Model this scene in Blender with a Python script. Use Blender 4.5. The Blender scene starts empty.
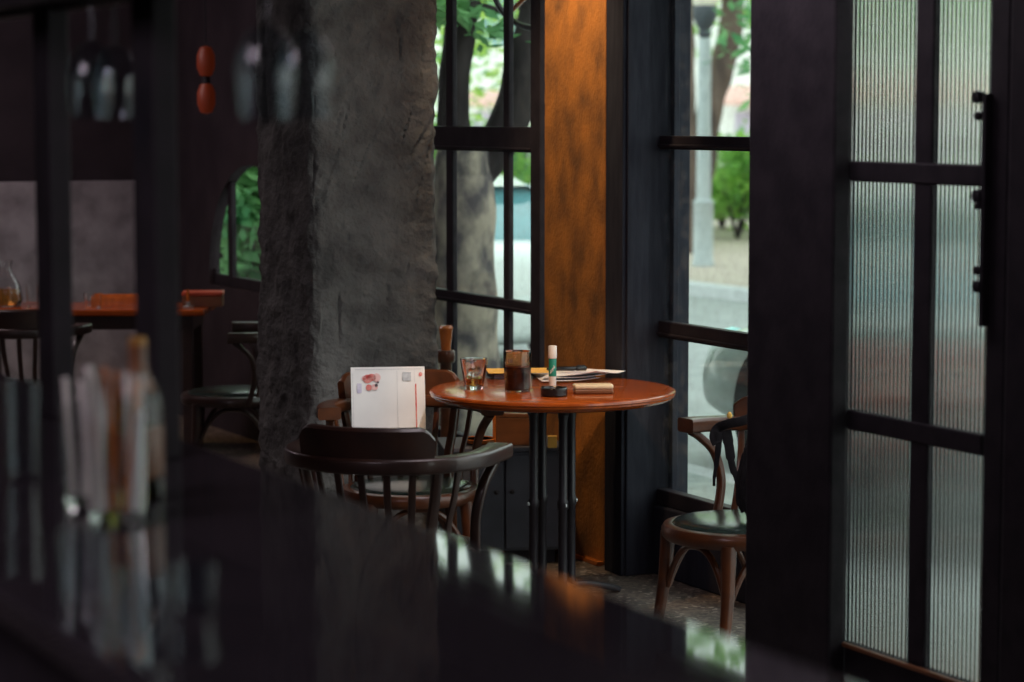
import bpy, bmesh, math, random
from mathutils import Vector, Matrix, noise
random.seed(7)
scene = bpy.context.scene
COL = scene.collection
PI = math.pi

# ------------------------------------------------------------------ camera
H = 1.70                       # eye height
F = 85.0 / 36.0 * 1024         # focal length in pixels
YH = 115.0                     # picture row of the horizon
PITCH = math.atan((341 - YH) / F)
cp, sp = math.cos(PITCH), math.sin(PITCH)

def ray(px, py):
    a = (px - 512) / F
    b = (341 - py) / F
    return Vector((a, cp + b * sp, -sp + b * cp))
def at_Y(px, py, Y):
    d = ray(px, py); t = Y / d.y
    return Vector((d.x * t, Y, H + d.z * t))
def at_z(px, py, z):
    d = ray(px, py); t = (z - H) / d.z
    return Vector((d.x * t, d.y * t, z))

# street-front frame: u runs along the front towards the viewer, n points out to the street
UX = Vector((0.4496, -0.8932, 0)); NX = Vector((0.8932, 0.4496, 0))
FROT = math.atan2(UX.y, UX.x)
def W(u, n, z=0.0):
    return UX * u + NX * n + Vector((0, 0, z))
def at_n(px, py, n):
    d = ray(px, py); t = n / d.dot(NX)
    return (d.dot(UX) * t, H + d.z * t)      # (u, z)
def u_of(px, n, py=300):
    return at_n(px, py, n)[0]

# ------------------------------------------------------------------ materials
def nt(name):
    m = bpy.data.materials.new(name); m.use_nodes = True
    return m, m.node_tree, m.node_tree.nodes, m.node_tree.links
def mat(name, c1, rough=0.5, c2=None, scale=8.0, metal=0.0, bump=0.0, bscale=None, spec=0.5, stretch=(1, 1, 1),
        coat=0.0, lo=0.35, hi=0.65, detail=6.0, rough2=None):
    m, t, N, L = nt(name)
    b = N['Principled BSDF']
    b.inputs['Roughness'].default_value = rough
    b.inputs['Metallic'].default_value = metal
    b.inputs['Specular IOR Level'].default_value = spec
    b.inputs['Coat Weight'].default_value = coat
    b.inputs['Coat Roughness'].default_value = 0.08
    tc = N.new('ShaderNodeTexCoord'); mp = N.new('ShaderNodeMapping')
    mp.inputs['Scale'].default_value = stretch
    L.new(tc.outputs['Object'], mp.inputs['Vector'])
    nz = N.new('ShaderNodeTexNoise'); nz.inputs['Scale'].default_value = scale; nz.inputs['Detail'].default_value = detail
    L.new(mp.outputs['Vector'], nz.inputs['Vector'])
    cr = N.new('ShaderNodeValToRGB')
    c2 = c2 or tuple(x * 0.75 for x in c1)
    cr.color_ramp.elements[0].position = lo; cr.color_ramp.elements[0].color = (*c2, 1)
    cr.color_ramp.elements[1].position = hi; cr.color_ramp.elements[1].color = (*c1, 1)
    L.new(nz.outputs['Fac'], cr.inputs['Fac']); L.new(cr.outputs['Color'], b.inputs['Base Color'])
    if rough2 is not None:
        mr = N.new('ShaderNodeMapRange')
        mr.inputs['To Min'].default_value = rough; mr.inputs['To Max'].default_value = rough2
        L.new(nz.outputs['Fac'], mr.inputs['Value']); L.new(mr.outputs['Result'], b.inputs['Roughness'])
    if bump:
        n2 = N.new('ShaderNodeTexNoise'); n2.inputs['Scale'].default_value = bscale or scale * 4; n2.inputs['Detail'].default_value = 5
        L.new(mp.outputs['Vector'], n2.inputs['Vector'])
        bp = N.new('ShaderNodeBump'); bp.inputs['Strength'].default_value = bump; bp.inputs['Distance'].default_value = 0.01
        L.new(n2.outputs['Fac'], bp.inputs['Height']); L.new(bp.outputs['Normal'], b.inputs['Normal'])
    return m
def wood(name, c1, c2, rough=0.3, scale=6, stretch=(1, 8, 8), coat=0.3, spec=0.5):
    return mat(name, c1, rough, c2, scale, bump=0.05, bscale=30, stretch=stretch, coat=coat, spec=spec, lo=0.3, hi=0.7)
def pane_glass(name, tint=(0.96, 1.0, 0.98), dust=0.0, edge=0.9):
    m, t, N, L = nt(name)
    N.remove(N['Principled BSDF'])
    tr = N.new('ShaderNodeBsdfTransparent'); tr.inputs['Color'].default_value = (*tint, 1)
    gl = N.new('ShaderNodeBsdfGlossy'); gl.inputs['Roughness'].default_value = 0.01
    lw = N.new('ShaderNodeLayerWeight'); lw.inputs['Blend'].default_value = 0.5
    pw = N.new('ShaderNodeMath'); pw.operation = 'POWER'; pw.inputs[1].default_value = 5
    L.new(lw.outputs['Facing'], pw.inputs[0])
    fr = N.new('ShaderNodeMapRange'); fr.inputs['To Min'].default_value = 0.025; fr.inputs['To Max'].default_value = edge
    L.new(pw.outputs['Value'], fr.inputs['Value'])
    nz = N.new('ShaderNodeTexNoise'); nz.inputs['Scale'].default_value = 25
    mx = N.new('ShaderNodeMixShader')
    L.new(fr.outputs['Result'], mx.inputs['Fac']); L.new(tr.outputs['BSDF'], mx.inputs[1]); L.new(gl.outputs['BSDF'], mx.inputs[2])
    out = mx
    if dust:
        df = N.new('ShaderNodeBsdfDiffuse'); df.inputs['Color'].default_value = (0.8, 0.85, 0.85, 1)
        mr = N.new('ShaderNodeMapRange'); mr.inputs['From Min'].default_value = 0.45; mr.inputs['From Max'].default_value = 0.75
        mr.inputs['To Max'].default_value = dust
        tc = N.new('ShaderNodeTexCoord'); L.new(tc.outputs['Object'], nz.inputs['Vector'])
        L.new(nz.outputs['Fac'], mr.inputs['Value'])
        m2 = N.new('ShaderNodeMixShader'); L.new(mr.outputs['Result'], m2.inputs['Fac'])
        L.new(mx.outputs['Shader'], m2.inputs[1]); L.new(df.outputs['BSDF'], m2.inputs[2]); out = m2
    L.new(out.outputs['Shader'], N['Material Output'].inputs['Surface'])
    return m
def film(name, c, fac):
    m, t, N, L = nt(name)
    N.remove(N['Principled BSDF'])
    nz = N.new('ShaderNodeTexNoise'); nz.inputs['Scale'].default_value = 45
    mr = N.new('ShaderNodeMapRange'); mr.inputs['To Min'].default_value = fac * .6; mr.inputs['To Max'].default_value = fac * 1.4
    tc = N.new('ShaderNodeTexCoord'); L.new(tc.outputs['Object'], nz.inputs['Vector']); L.new(nz.outputs['Fac'], mr.inputs['Value'])
    tr = N.new('ShaderNodeBsdfTransparent'); tl = N.new('ShaderNodeBsdfTranslucent'); d = N.new('ShaderNodeBsdfDiffuse')
    tl.inputs['Color'].default_value = (*c, 1); d.inputs['Color'].default_value = (*c, 1)
    m1 = N.new('ShaderNodeMixShader'); m2 = N.new('ShaderNodeMixShader')
    L.new(d.outputs['BSDF'], m1.inputs[1]); L.new(tl.outputs['BSDF'], m1.inputs[2])
    L.new(mr.outputs['Result'], m2.inputs['Fac']); L.new(tr.outputs['BSDF'], m2.inputs[1]); L.new(m1.outputs['Shader'], m2.inputs[2])
    L.new(m2.outputs['Shader'], N['Material Output'].inputs['Surface'])
    return m
def glass(name, color=(1, 1, 1), rough=0.0, ior=1.45, var=0.03):
    m, t, N, L = nt(name)
    b = N['Principled BSDF']
    b.inputs['Roughness'].default_value = rough
    b.inputs['Transmission Weight'].default_value = 1.0; b.inputs['IOR'].default_value = ior
    nz = N.new('ShaderNodeTexNoise'); nz.inputs['Scale'].default_value = 12
    cr = N.new('ShaderNodeValToRGB')
    cr.color_ramp.elements[0].color = (*[max(0, c - var) for c in color], 1); cr.color_ramp.elements[1].color = (*color, 1)
    L.new(nz.outputs['Fac'], cr.inputs['Fac']); L.new(cr.outputs['Color'], b.inputs['Base Color'])
    return m
def leafmat(name, c1, c2):
    m, t, N, L = nt(name)
    N.remove(N['Principled BSDF'])
    nz = N.new('ShaderNodeTexNoise'); nz.inputs['Scale'].default_value = 2.5; nz.inputs['Detail'].default_value = 8
    tc = N.new('ShaderNodeTexCoord'); L.new(tc.outputs['Object'], nz.inputs['Vector'])
    cr = N.new('ShaderNodeValToRGB')
    cr.color_ramp.elements[0].position = 0.35; cr.color_ramp.elements[0].color = (*c2, 1)
    cr.color_ramp.elements[1].position = 0.65; cr.color_ramp.elements[1].color = (*c1, 1)
    L.new(nz.outputs['Fac'], cr.inputs['Fac'])
    d = N.new('ShaderNodeBsdfDiffuse'); tl = N.new('ShaderNodeBsdfTranslucent'); mx = N.new('ShaderNodeMixShader')
    L.new(cr.outputs['Color'], d.inputs['Color']); L.new(cr.outputs['Color'], tl.inputs['Color'])
    L.new(d.outputs['BSDF'], mx.inputs[1]); L.new(tl.outputs['BSDF'], mx.inputs[2])
    L.new(mx.outputs['Shader'], N['Material Output'].inputs['Surface'])
    return m
def emit(name, c, s, base=(0.5, 0.1, 0.05)):
    m, t, N, L = nt(name)
    b = N['Principled BSDF']; b.inputs['Base Color'].default_value = (*base, 1)
    nz = N.new('ShaderNodeTexNoise'); nz.inputs['Scale'].default_value = 20
    cr = N.new('ShaderNodeValToRGB'); cr.color_ramp.elements[0].color = (*[x * .7 for x in c], 1); cr.color_ramp.elements[1].color = (*c, 1)
    L.new(nz.outputs['Fac'], cr.inputs['Fac']); L.new(cr.outputs['Color'], b.inputs['Emission Color'])
    b.inputs['Emission Strength'].default_value = s
    return m

M = {}
M['black_paint'] = mat('black_paint', (0.028, 0.023, 0.028), 0.55, (0.018, 0.015, 0.019), 14, bump=0.08, spec=0.12)
M['blue_black'] = mat('blue_black_paint', (0.030, 0.031, 0.042), 0.75, (0.020, 0.020, 0.029), 6, bump=0.06, stretch=(6, 6, 1), spec=0.12)
M['black_metal'] = mat('black_metal', (0.024, 0.021, 0.025), 0.38, (0.016, 0.014, 0.018), 30, spec=0.35)
M['dark_wall'] = mat('dark_wall', (0.040, 0.030, 0.036), 0.8, (0.028, 0.021, 0.026), 5, bump=0.15, spec=0.2)
M['dado'] = mat('grey_plaster', (0.36, 0.33, 0.345), 0.9, (0.22, 0.20, 0.21), 7, bump=0.4, spec=0.2)
M['ceiling'] = mat('ceiling_paint', (0.04, 0.034, 0.036), 0.9, (0.03, 0.026, 0.028), 4, spec=0.1)
M['ochre'] = mat('ochre_plaster', (0.44, 0.165, 0.036), 0.72, (0.17, 0.075, 0.028), 7, bump=0.4, bscale=70, stretch=(1.3, 1.3, 0.8), spec=0.25, lo=0.32, hi=0.62, detail=14)
M['concrete'] = mat('rough_concrete', (0.20, 0.197, 0.188), 0.85, (0.075, 0.073, 0.072), 6, bump=1.0, bscale=60, spec=0.25, lo=0.3, hi=0.7, detail=10)
M['chair_wood'] = wood('chair_wood', (0.115, 0.034, 0.010), (0.05, 0.016, 0.007), 0.3, 5, (3, 3, 3), coat=0.2)
M['dark_shaded_wood'] = wood('dark_shaded_chair_wood', (0.040, 0.016, 0.010), (0.02, 0.009, 0.008), 0.35, 5, (3, 3, 3), coat=0.3)  # chair wood darkened for the backlit near chair and dim back room
M['top_wood'] = wood('table_wood', (0.42, 0.085, 0.010), (0.22, 0.038, 0.006), 0.22, 3.5, (1.5, 14, 6), coat=0.35, spec=0.4)
M['vinyl'] = mat('seat_vinyl', (0.022, 0.034, 0.028), 0.22, (0.015, 0.023, 0.02), 20, bump=0.05, spec=0.6)
M['counter'] = mat('counter_lacquer', (0.030, 0.025, 0.030), 0.025, (0.024, 0.020, 0.024), 9, spec=0.6, rough2=0.05)
M['rack_paint'] = mat('rack_paint', (0.024, 0.020, 0.024), 0.6, (0.018, 0.016, 0.018), 14, spec=0.15)
M['pane'] = pane_glass('window_glass', dust=0.05)
M['ribbed'] = glass('ribbed_glass', (0.90, 0.97, 0.93), 0.05, 1.45)
M['clear'] = glass('clear_glass', (0.98, 0.99, 0.99))
M['thin_glass'] = pane_glass('stemware_glass', (0.9, 0.93, 0.95), edge=0.4)
M['coffee'] = mat('coffee', (0.020, 0.006, 0.003), 0.2, (0.012, 0.004, 0.002), 12)
M['crema'] = mat('coffee_foam', (0.22, 0.06, 0.018), 0.5, (0.15, 0.04, 0.012), 40)
M['amber'] = glass('amber_liquor', (0.85, 0.42, 0.10), 0.0, 1.36)
M['ice'] = glass('ice', (0.92, 0.97, 0.93), 0.15, 1.31)
M['white_plastic'] = mat('white_plastic', (0.78, 0.74, 0.70), 0.35, (0.70, 0.66, 0.62), 20)
M['teal'] = mat('teal_wrap', (0.02, 0.30, 0.20), 0.4, (0.015, 0.22, 0.16), 15)
M['cream'] = mat('cream_case', (0.72, 0.60, 0.40), 0.35, (0.66, 0.53, 0.35), 14)
M['black_plastic'] = mat('black_plastic', (0.012, 0.012, 0.014), 0.25, (0.008, 0.008, 0.01), 25)
M['paper'] = mat('paper', (0.84, 0.82, 0.84), 0.8, (0.78, 0.76, 0.79), 18, spec=0.2)
M['newsprint'] = mat('newsprint', (0.80, 0.78, 0.75), 0.8, (0.72, 0.70, 0.68), 5, spec=0.2, bump=0.1, bscale=15)
M['ink_red'] = mat('red_ink', (0.62, 0.10, 0.09), 0.8, (0.70, 0.32, 0.28), 60, spec=0.1)
M['ink_pink'] = mat('pink_ink', (0.75, 0.38, 0.35), 0.8, (0.75, 0.55, 0.52), 60, spec=0.1)
M['ink_grey'] = mat('grey_ink', (0.42, 0.43, 0.45), 0.8, (0.55, 0.56, 0.57), 90, spec=0.1)
M['ink_dark'] = mat('dark_ink', (0.10, 0.08, 0.09), 0.8, (0.16, 0.12, 0.13), 60, spec=0.1)
M['ink_purple'] = mat('pale_purple_ink', (0.52, 0.47, 0.60), 0.8, (0.64, 0.60, 0.68), 50, spec=0.1)
M['yellow_card'] = mat('yellow_card', (0.78, 0.46, 0.11), 0.7, (0.70, 0.40, 0.09), 12, spec=0.2)
M['box_wood'] = wood('brown_box_wood', (0.20, 0.075, 0.030), (0.13, 0.05, 0.022), 0.4, 4, (2, 8, 8), coat=0.1)
M['orange_wood'] = wood('orange_wood', (0.60, 0.17, 0.03), (0.40, 0.10, 0.02), 0.25, 5, (6, 6, 1), coat=0.5)
M['cabinet'] = mat('slate_cabinet', (0.070, 0.070, 0.088), 0.6, (0.055, 0.054, 0.068), 8, bump=0.05, spec=0.3)
M['strap'] = mat('black_cloth', (0.018, 0.016, 0.018), 0.85, (0.012, 0.011, 0.013), 80, bump=0.3, spec=0.2)
# street
M['pavement'] = mat('pavement', (0.40, 0.43, 0.41), 0.9, (0.32, 0.35, 0.335), 9, bump=0.3, bscale=50, spec=0.2)
M['asphalt'] = mat('asphalt', (0.36, 0.37, 0.365), 0.9, (0.30, 0.31, 0.305), 3, bump=0.3, bscale=60, spec=0.2)
M['far_pavement'] = mat('far_pavement', (0.50, 0.42, 0.36), 0.9, (0.42, 0.35, 0.30), 3, spec=0.2)
M['kerb'] = mat('kerb_stone', (0.55, 0.56, 0.57), 0.85, (0.48, 0.49, 0.50), 6, spec=0.2)
M['bark'] = mat('bark', (0.36, 0.30, 0.24), 0.9, (0.08, 0.07, 0.075), 7, bump=0.9, bscale=14, stretch=(1, 1, 0.7), spec=0.15, lo=.40, hi=.60)
M['mid_bark'] = mat('mid_bark', (0.16, 0.115, 0.095), 0.9, (0.07, 0.05, 0.045), 6, bump=0.8, bscale=20, stretch=(1, 1, 0.4), spec=0.15)
M['dark_bark'] = mat('dark_bark', (0.038, 0.031, 0.031), 0.9, (0.018, 0.015, 0.016), 6, bump=0.8, bscale=20, stretch=(1, 1, 0.4), spec=0.15)
M['leaf'] = leafmat('leaf_green', (0.44, 0.70, 0.18), (0.18, 0.40, 0.10))
M['leaf2'] = leafmat('leaf_blue_green', (0.30, 0.56, 0.24), (0.08, 0.26, 0.12))
M['leaf3'] = leafmat('leaf_yellow_green', (0.66, 0.85, 0.22), (0.34, 0.62, 0.14))
M['lamp_paint'] = mat('lamp_post_paint', (0.45, 0.49, 0.51), 0.5, (0.39, 0.43, 0.45), 6)
M['lamp_dark'] = mat('lamp_head_paint', (0.05, 0.06, 0.075), 0.5, (0.04, 0.045, 0.06), 8)
M['car_white'] = mat('car_white_paint', (0.86, 0.90, 0.89), 0.25, (0.82, 0.86, 0.85), 3, coat=0.5)
M['car_silver'] = mat('car_silver_paint', (0.42, 0.48, 0.46), 0.3, (0.38, 0.44, 0.42), 3, coat=0.5)
M['car_red'] = mat('scooter_red_paint', (0.60, 0.05, 0.04), 0.3, (0.5, 0.04, 0.03), 3, coat=0.5)
M['car_glass'] = mat('car_glass', (0.12, 0.30, 0.33), 0.06, (0.08, 0.22, 0.25), 3, spec=0.9)
M['tyre'] = mat('tyre_rubber', (0.03, 0.03, 0.032), 0.8, (0.02, 0.02, 0.022), 30)
M['alloy'] = mat('alloy', (0.5, 0.52, 0.53), 0.3, (0.42, 0.44, 0.45), 20, metal=0.8)
M['lampglass'] = mat('headlight_lens', (0.35, 0.72, 0.68), 0.15, (0.28, 0.6, 0.58), 10, spec=0.8)
M['building'] = mat('pale_render', (0.86, 0.88, 0.84), 0.9, (0.78, 0.80, 0.78), 1.2, spec=0.2)
M['awning'] = mat('awning_cloth', (0.80, 0.52, 0.46), 0.8, (0.72, 0.42, 0.36), 4)
M['lilac_shutter'] = mat('lilac_shutter', (0.62, 0.58, 0.72), 0.7, (0.54, 0.50, 0.64), 4)
M['globe'] = mat('lamp_globe', (0.80, 0.72, 0.62), 0.4, (0.74, 0.66, 0.56), 6)
M['red_glow'] = emit('red_lamp_glass', (0.9, 0.12, 0.03), 0.04, (0.14, 0.02, 0.008))
M['terrazzo'] = None

def terrazzo():
    m, t, N, L = nt('terrazzo_floor')
    b = N['Principled BSDF']; b.inputs['Roughness'].default_value = 0.45
    tc = N.new('ShaderNodeTexCoord')
    vo = N.new('ShaderNodeTexVoronoi'); vo.inputs['Scale'].default_value = 75
    L.new(tc.outputs['Object'], vo.inputs['Vector'])
    cr = N.new('ShaderNodeValToRGB'); cr.color_ramp.interpolation = 'CONSTANT'
    e = cr.color_ramp.elements
    e[0].color = (0.09, 0.07, 0.058, 1); e[1].position = 0.35; e[1].color = (0.16, 0.125, 0.10, 1)
    x = e.new(0.62); x.color = (0.06, 0.048, 0.042, 1)
    x = e.new(0.82); x.color = (0.36, 0.30, 0.25, 1)
    L.new(vo.outputs['Color'], cr.inputs['Fac']); L.new(cr.outputs['Color'], b.inputs['Base Color'])
    nz = N.new('ShaderNodeTexNoise'); nz.inputs['Scale'].default_value = 40; L.new(tc.outputs['Object'], nz.inputs['Vector'])
    bp = N.new('ShaderNodeBump'); bp.inputs['Strength'].default_value = 0.25; bp.inputs['Distance'].default_value = 0.005
    L.new(nz.outputs['Fac'], bp.inputs['Height']); L.new(bp.outputs['Normal'], b.inputs['Normal'])
    return m
M['terrazzo'] = terrazzo()

# ------------------------------------------------------------------ mesh helpers
class MB:
    def __init__(s): s.v = []; s.f = []
    def add(s, vs, fs):
        o = len(s.v); s.v += [tuple(v) for v in vs]; s.f += [tuple(i + o for i in f) for f in fs]; return s
    def box(s, x0, x1, y0, y1, z0, z1, mtx=None):
        vs = [Vector((x, y, z)) for z in (z0, z1) for y in (y0, y1) for x in (x0, x1)]
        if mtx: vs = [mtx @ v for v in vs]
        return s.add(vs, [(0, 2, 3, 1), (4, 5, 7, 6), (0, 1, 5, 4), (2, 6, 7, 3), (0, 4, 6, 2), (1, 3, 7, 5)])
    def lathe(s, prof, seg=32, c=(0, 0, 0), sx=1, sy=1, flute=None):
        vs = []; n = len(prof)
        for k in range(seg):
            a = 2 * PI * k / seg; ca, sa = math.cos(a), math.sin(a)
            for (r, z) in prof:
                rr = r * (flute(a, z) if flute else 1)
                vs.append((c[0] + rr * ca * sx, c[1] + rr * sa * sy, c[2] + z))
        fs = []
        for k in range(seg):
            k2 = (k + 1) % seg
            for i in range(n - 1):
                fs.append((k * n + i, k2 * n + i, k2 * n + i + 1, k * n + i + 1))
        s.add(vs, fs)
        o = len(s.v) - len(vs)
        if prof[0][0] > 1e-6: s.f.append(tuple(o + k * n for k in range(seg))[::-1])
        if prof[-1][0] > 1e-6: s.f.append(tuple(o + k * n + n - 1 for k in range(seg)))
        return s
    def sweep(s, pts, secs, up=(0, 0, 1), closed=False):
        """pts: centre line; secs: one list of (side, up) offsets, or one list per point"""
        pts = [Vector(p) for p in pts]; n = len(pts); up = Vector(up)
        if not isinstance(secs[0][0], (tuple, list)): secs = [secs] * n
        m = len(secs[0]); vs = []
        for i, p in enumerate(pts):
            if closed: t = pts[(i + 1) % n] - pts[i - 1]
            else: t = pts[min(i + 1, n - 1)] - pts[max(i - 1, 0)]
            t.normalize()
            side = t.cross(up)
            if side.length < 1e-4: side = t.cross(Vector((0, 1, 0)))
            side.normalize(); u2 = side.cross(t).normalized()
            for (a, b) in secs[i]: vs.append(p + side * a + u2 * b)
        fs = []
        for i in range(n if closed else n - 1):
            j = (i + 1) % n
            for k in range(m):
                k2 = (k + 1) % m
                fs.append((i * m + k, i * m + k2, j * m + k2, j * m + k))
        if not closed:
            fs.append(tuple(range(m))[::-1]); fs.append(tuple((n - 1) * m + k for k in range(m)))
        return s.add(vs, fs)
    def tube(s, pts, r, seg=10, up=(0, 0, 1), closed=False):
        dd = Vector(pts[-1]) - Vector(pts[0])
        if tuple(up) == (0, 0, 1) and not closed and abs(dd.z) > .7 * dd.length: up = (0, 1, 0)
        rs = r if isinstance(r, (list, tuple)) else [r] * len(pts)
        secs = [[(q * math.cos(2 * PI * k / seg), q * math.sin(2 * PI * k / seg)) for k in range(seg)] for q in rs]
        return s.sweep(pts, secs, up, closed)
    def build(s, name, m, parent=None, smooth=True, bevel=0, seg=2, rot=None, loc=None, fix=True):
        me = bpy.data.meshes.new(name); me.from_pydata([tuple(v) for v in s.v], [], s.f); me.update()
        bm = bmesh.new(); bm.from_mesh(me)
        if fix: bmesh.ops.recalc_face_normals(bm, faces=bm.faces)
        bm.to_mesh(me); bm.free()
        o = bpy.data.objects.new(name, me); COL.objects.link(o)
        me.materials.append(m if not isinstance(m, str) else M[m])
        if smooth:
            for p in me.polygons: p.use_smooth = True
            me.set_sharp_from_angle(angle=math.radians(40))
        if bevel:
            b = o.modifiers.new('bevel', 'BEVEL'); b.width = bevel; b.segments = seg; b.limit_method = 'ANGLE'; b.angle_limit = math.radians(40)
        if parent: o.parent = parent
        if rot is not None: o.rotation_euler[2] = rot
        if loc is not None: o.location = loc
        return o
def rrect(w, h, r, k=3):
    pts = []
    for (cx, cy, a0) in ((w/2-r, h/2-r, 0), (-w/2+r, h/2-r, 90), (-w/2+r, -h/2+r, 180), (w/2-r, -h/2+r, 270)):
        for i in range(k + 1):
            a = math.radians(a0 + 90 * i / k); pts.append((cx + r * math.cos(a), cy + r * math.sin(a)))
    return pts
def bez(p, n=14):
    """Catmull-Rom through points"""
    P = [Vector(q) for q in p]; P = [P[0] * 2 - P[1]] + P + [P[-1] * 2 - P[-2]]
    out = []
    for i in range(1, len(P) - 2):
        for k in range(n):
            t = k / n; a, b, c, d = P[i-1:i+3]
            out.append(0.5 * ((2*b) + (c-a)*t + (2*a-5*b+4*c-d)*t*t + (3*b-a-3*c+d)*t**3))
    out.append(P[-2]); return out
def thing(name, label, cat, loc=(0, 0, 0), rotz=0, group=None):
    o = bpy.data.objects.new(name, None); COL.objects.link(o); o.empty_display_size = 0.1
    o.location = loc; o.rotation_euler = (0, 0, rotz); o['label'] = label; o['category'] = cat
    if group: o['group'] = group
    return o
def tag(o, label, cat, group=None, kind=None):
    o['label'] = label; o['category'] = cat
    if group: o['group'] = group
    if kind: o['kind'] = kind
    return o
def struct(o, label=None, cat=None):
    o['kind'] = 'structure'
    if label: o['label'] = label
    if cat: o['category'] = cat
    return o
def copy_tree(o, parent=None):
    c = o.copy(); COL.objects.link(c)
    if parent: c.parent = parent
    for ch in list(o.children): copy_tree(ch, c)
    return c

# ------------------------------------------------------------------ room shell (built in the street-front frame)
NW = 4.497                     # plane of the windows
UFAR, UNEAR, NBACK, CEIL = -13.3, 4.0, -4.2, 3.0
def fbox(name, m, u0, u1, n0, n1, z0, z1, bevel=0, parent=None, smooth=False):
    return MB().box(u0, u1, n0, n1, z0, z1).build(name, m, parent, smooth, bevel, rot=None if parent else FROT)
u_arch0, u_arch1 = u_of(218, NW), u_of(305, NW)
u_w1a, u_w1b = u_of(418, NW), u_of(544, NW)
u_pil0, u_pil1 = u_of(544, 4.375), u_of(605, 4.375)
u_post1 = u_of(650, NW)
u_w2b = u_of(775, NW)
u_open0 = u_of(828, NW); u_open1 = UNEAR - 1.6

struct(fbox('floor', 'terrazzo', UFAR - 0.2, UNEAR + .2, NBACK - .2, 4.62, -0.12, 0.0), 'grey brown speckled stone floor of the cafe', 'floor')
struct(fbox('ceiling', 'ceiling', UFAR - 0.2, UNEAR + .2, NBACK - .2, 4.75, CEIL, CEIL + 0.15), 'dark ceiling of the cafe', 'ceiling')
far = struct(fbox('wall_far', 'dark_wall', UFAR - .2, UFAR, NBACK, 4.75, 0, CEIL), 'dark far wall of the room behind the long table', 'wall')
struct(fbox('trim_1', 'dado', UFAR, UFAR + .03, -4.1, 4.3, 0, 1.33, 0.006), 'worn grey plaster lower band of the far wall', 'wall panel')
struct(fbox('wall_back', 'dark_wall', UFAR, UNEAR, NBACK - .2, NBACK, 0, CEIL))
struct(fbox('wall_near', 'dark_wall', UNEAR, UNEAR + .2, NBACK, 4.75, 0, CEIL))
HEAD = 2.68
# street wall: pieces around the openings
def arch_wall():
    mb = MB()
    c = (u_arch0 + u_arch1) / 2; r = (u_arch1 - u_arch0) / 2; spring = 1.44 - r * 0.9; sill = 0.78
    mb.box(UFAR, u_arch0, 4.45, 4.51, 0, CEIL); mb.box(u_arch1, u_w1a, 4.45, 4.51, 0, CEIL)
    mb.box(u_arch0, u_arch1, 4.45, 4.51, 0, sill)
    k = 20
    for i in range(k):
        a0, a1 = PI - PI * i / k, PI - PI * (i + 1) / k
        x0, x1 = c + r * math.cos(a0), c + r * math.cos(a1)
        z0, z1 = spring + 0.9 * r * math.sin(a0), spring + 0.9 * r * math.sin(a1)
        vs = [(x0, n, z0) for n in (4.45, 4.51)] + [(x1, n, z1) for n in (4.45, 4.51)] + [(x0, n, CEIL) for n in (4.45, 4.51)] + [(x1, n, CEIL) for n in (4.45, 4.51)]
        mb.add(vs, [(0, 1, 3, 2), (4, 6, 7, 5), (0, 2, 6, 4), (1, 5, 7, 3)])
    o = mb.build('wall_street', 'dark_wall', None, False, rot=FROT)
    # frame of the arched window
    f = MB(); um = u_of(235, NW)
    f.box(um - .03, um + .03, 4.47, 4.50, sill, spring + r * 0.75)
    f.box(u_arch0, u_arch1, 4.47, 4.50, sill, sill + .06)
    f.box(u_arch0, u_arch0 + .04, 4.47, 4.50, sill, spring)
    fo = f.build('window_1', 'black_paint', None, False, 0.004, rot=FROT)
    g = MB().box(u_arch0 + .02, u_arch1 - .02, 4.483, 4.487, sill, spring + 0.4 * r).build('pane', 'pane', fo, False)
    struct(fo, 'arch-topped window beyond the concrete column', 'window')
    return struct(o, 'dark street-side wall with an arched window', 'wall')
arch_wall()
struct(fbox('wall_head', 'dark_wall', u_w1a, UNEAR, 4.42, 4.75, HEAD, CEIL))
struct(fbox('wall_plinth', 'blue_black', u_w1a, u_w2b, 4.46, 4.58, 0, 0.26, 0.008), 'low dark plinth below the cafe windows', 'wall')
struct(fbox('wall_near_street', 'dark_wall', u_open1, UNEAR, 4.42, 4.75, 0, HEAD))

# ochre pillar and the boxed post beside it
struct(fbox('wall_pillar_ochre', 'ochre', u_pil0, u_pil1, 4.375, 4.61, 0, HEAD, 0.006), 'ochre plaster pillar lit from above behind the round table', 'pillar')
po = MB()
q0, q1 = u_of(605, 4.33), u_of(622, 4.33)
po.box(q0, q1, 4.33, 4.61, 0, HEAD)
po.box(q1, q1 + .012, 4.345, 4.61, 0, HEAD)
po.box(q1 + .012, u_post1, 4.43, 4.55, 0, HEAD)
struct(po.build('trim_2', 'blue_black', None, False, 0.005, rot=FROT), 'blue-black wooden post boxing between ochre pillar and window', 'post')
struct(fbox('baseboard_street', 'orange_wood', u_pil0 - .02, u_pil1, 4.345, 4.374, 0, 0.018, 0.004), 'thin floor strip along the ochre pillar, its lit edge coloured orange', 'trim')  # orange stands for the lit edge at the pillar foot

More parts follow.
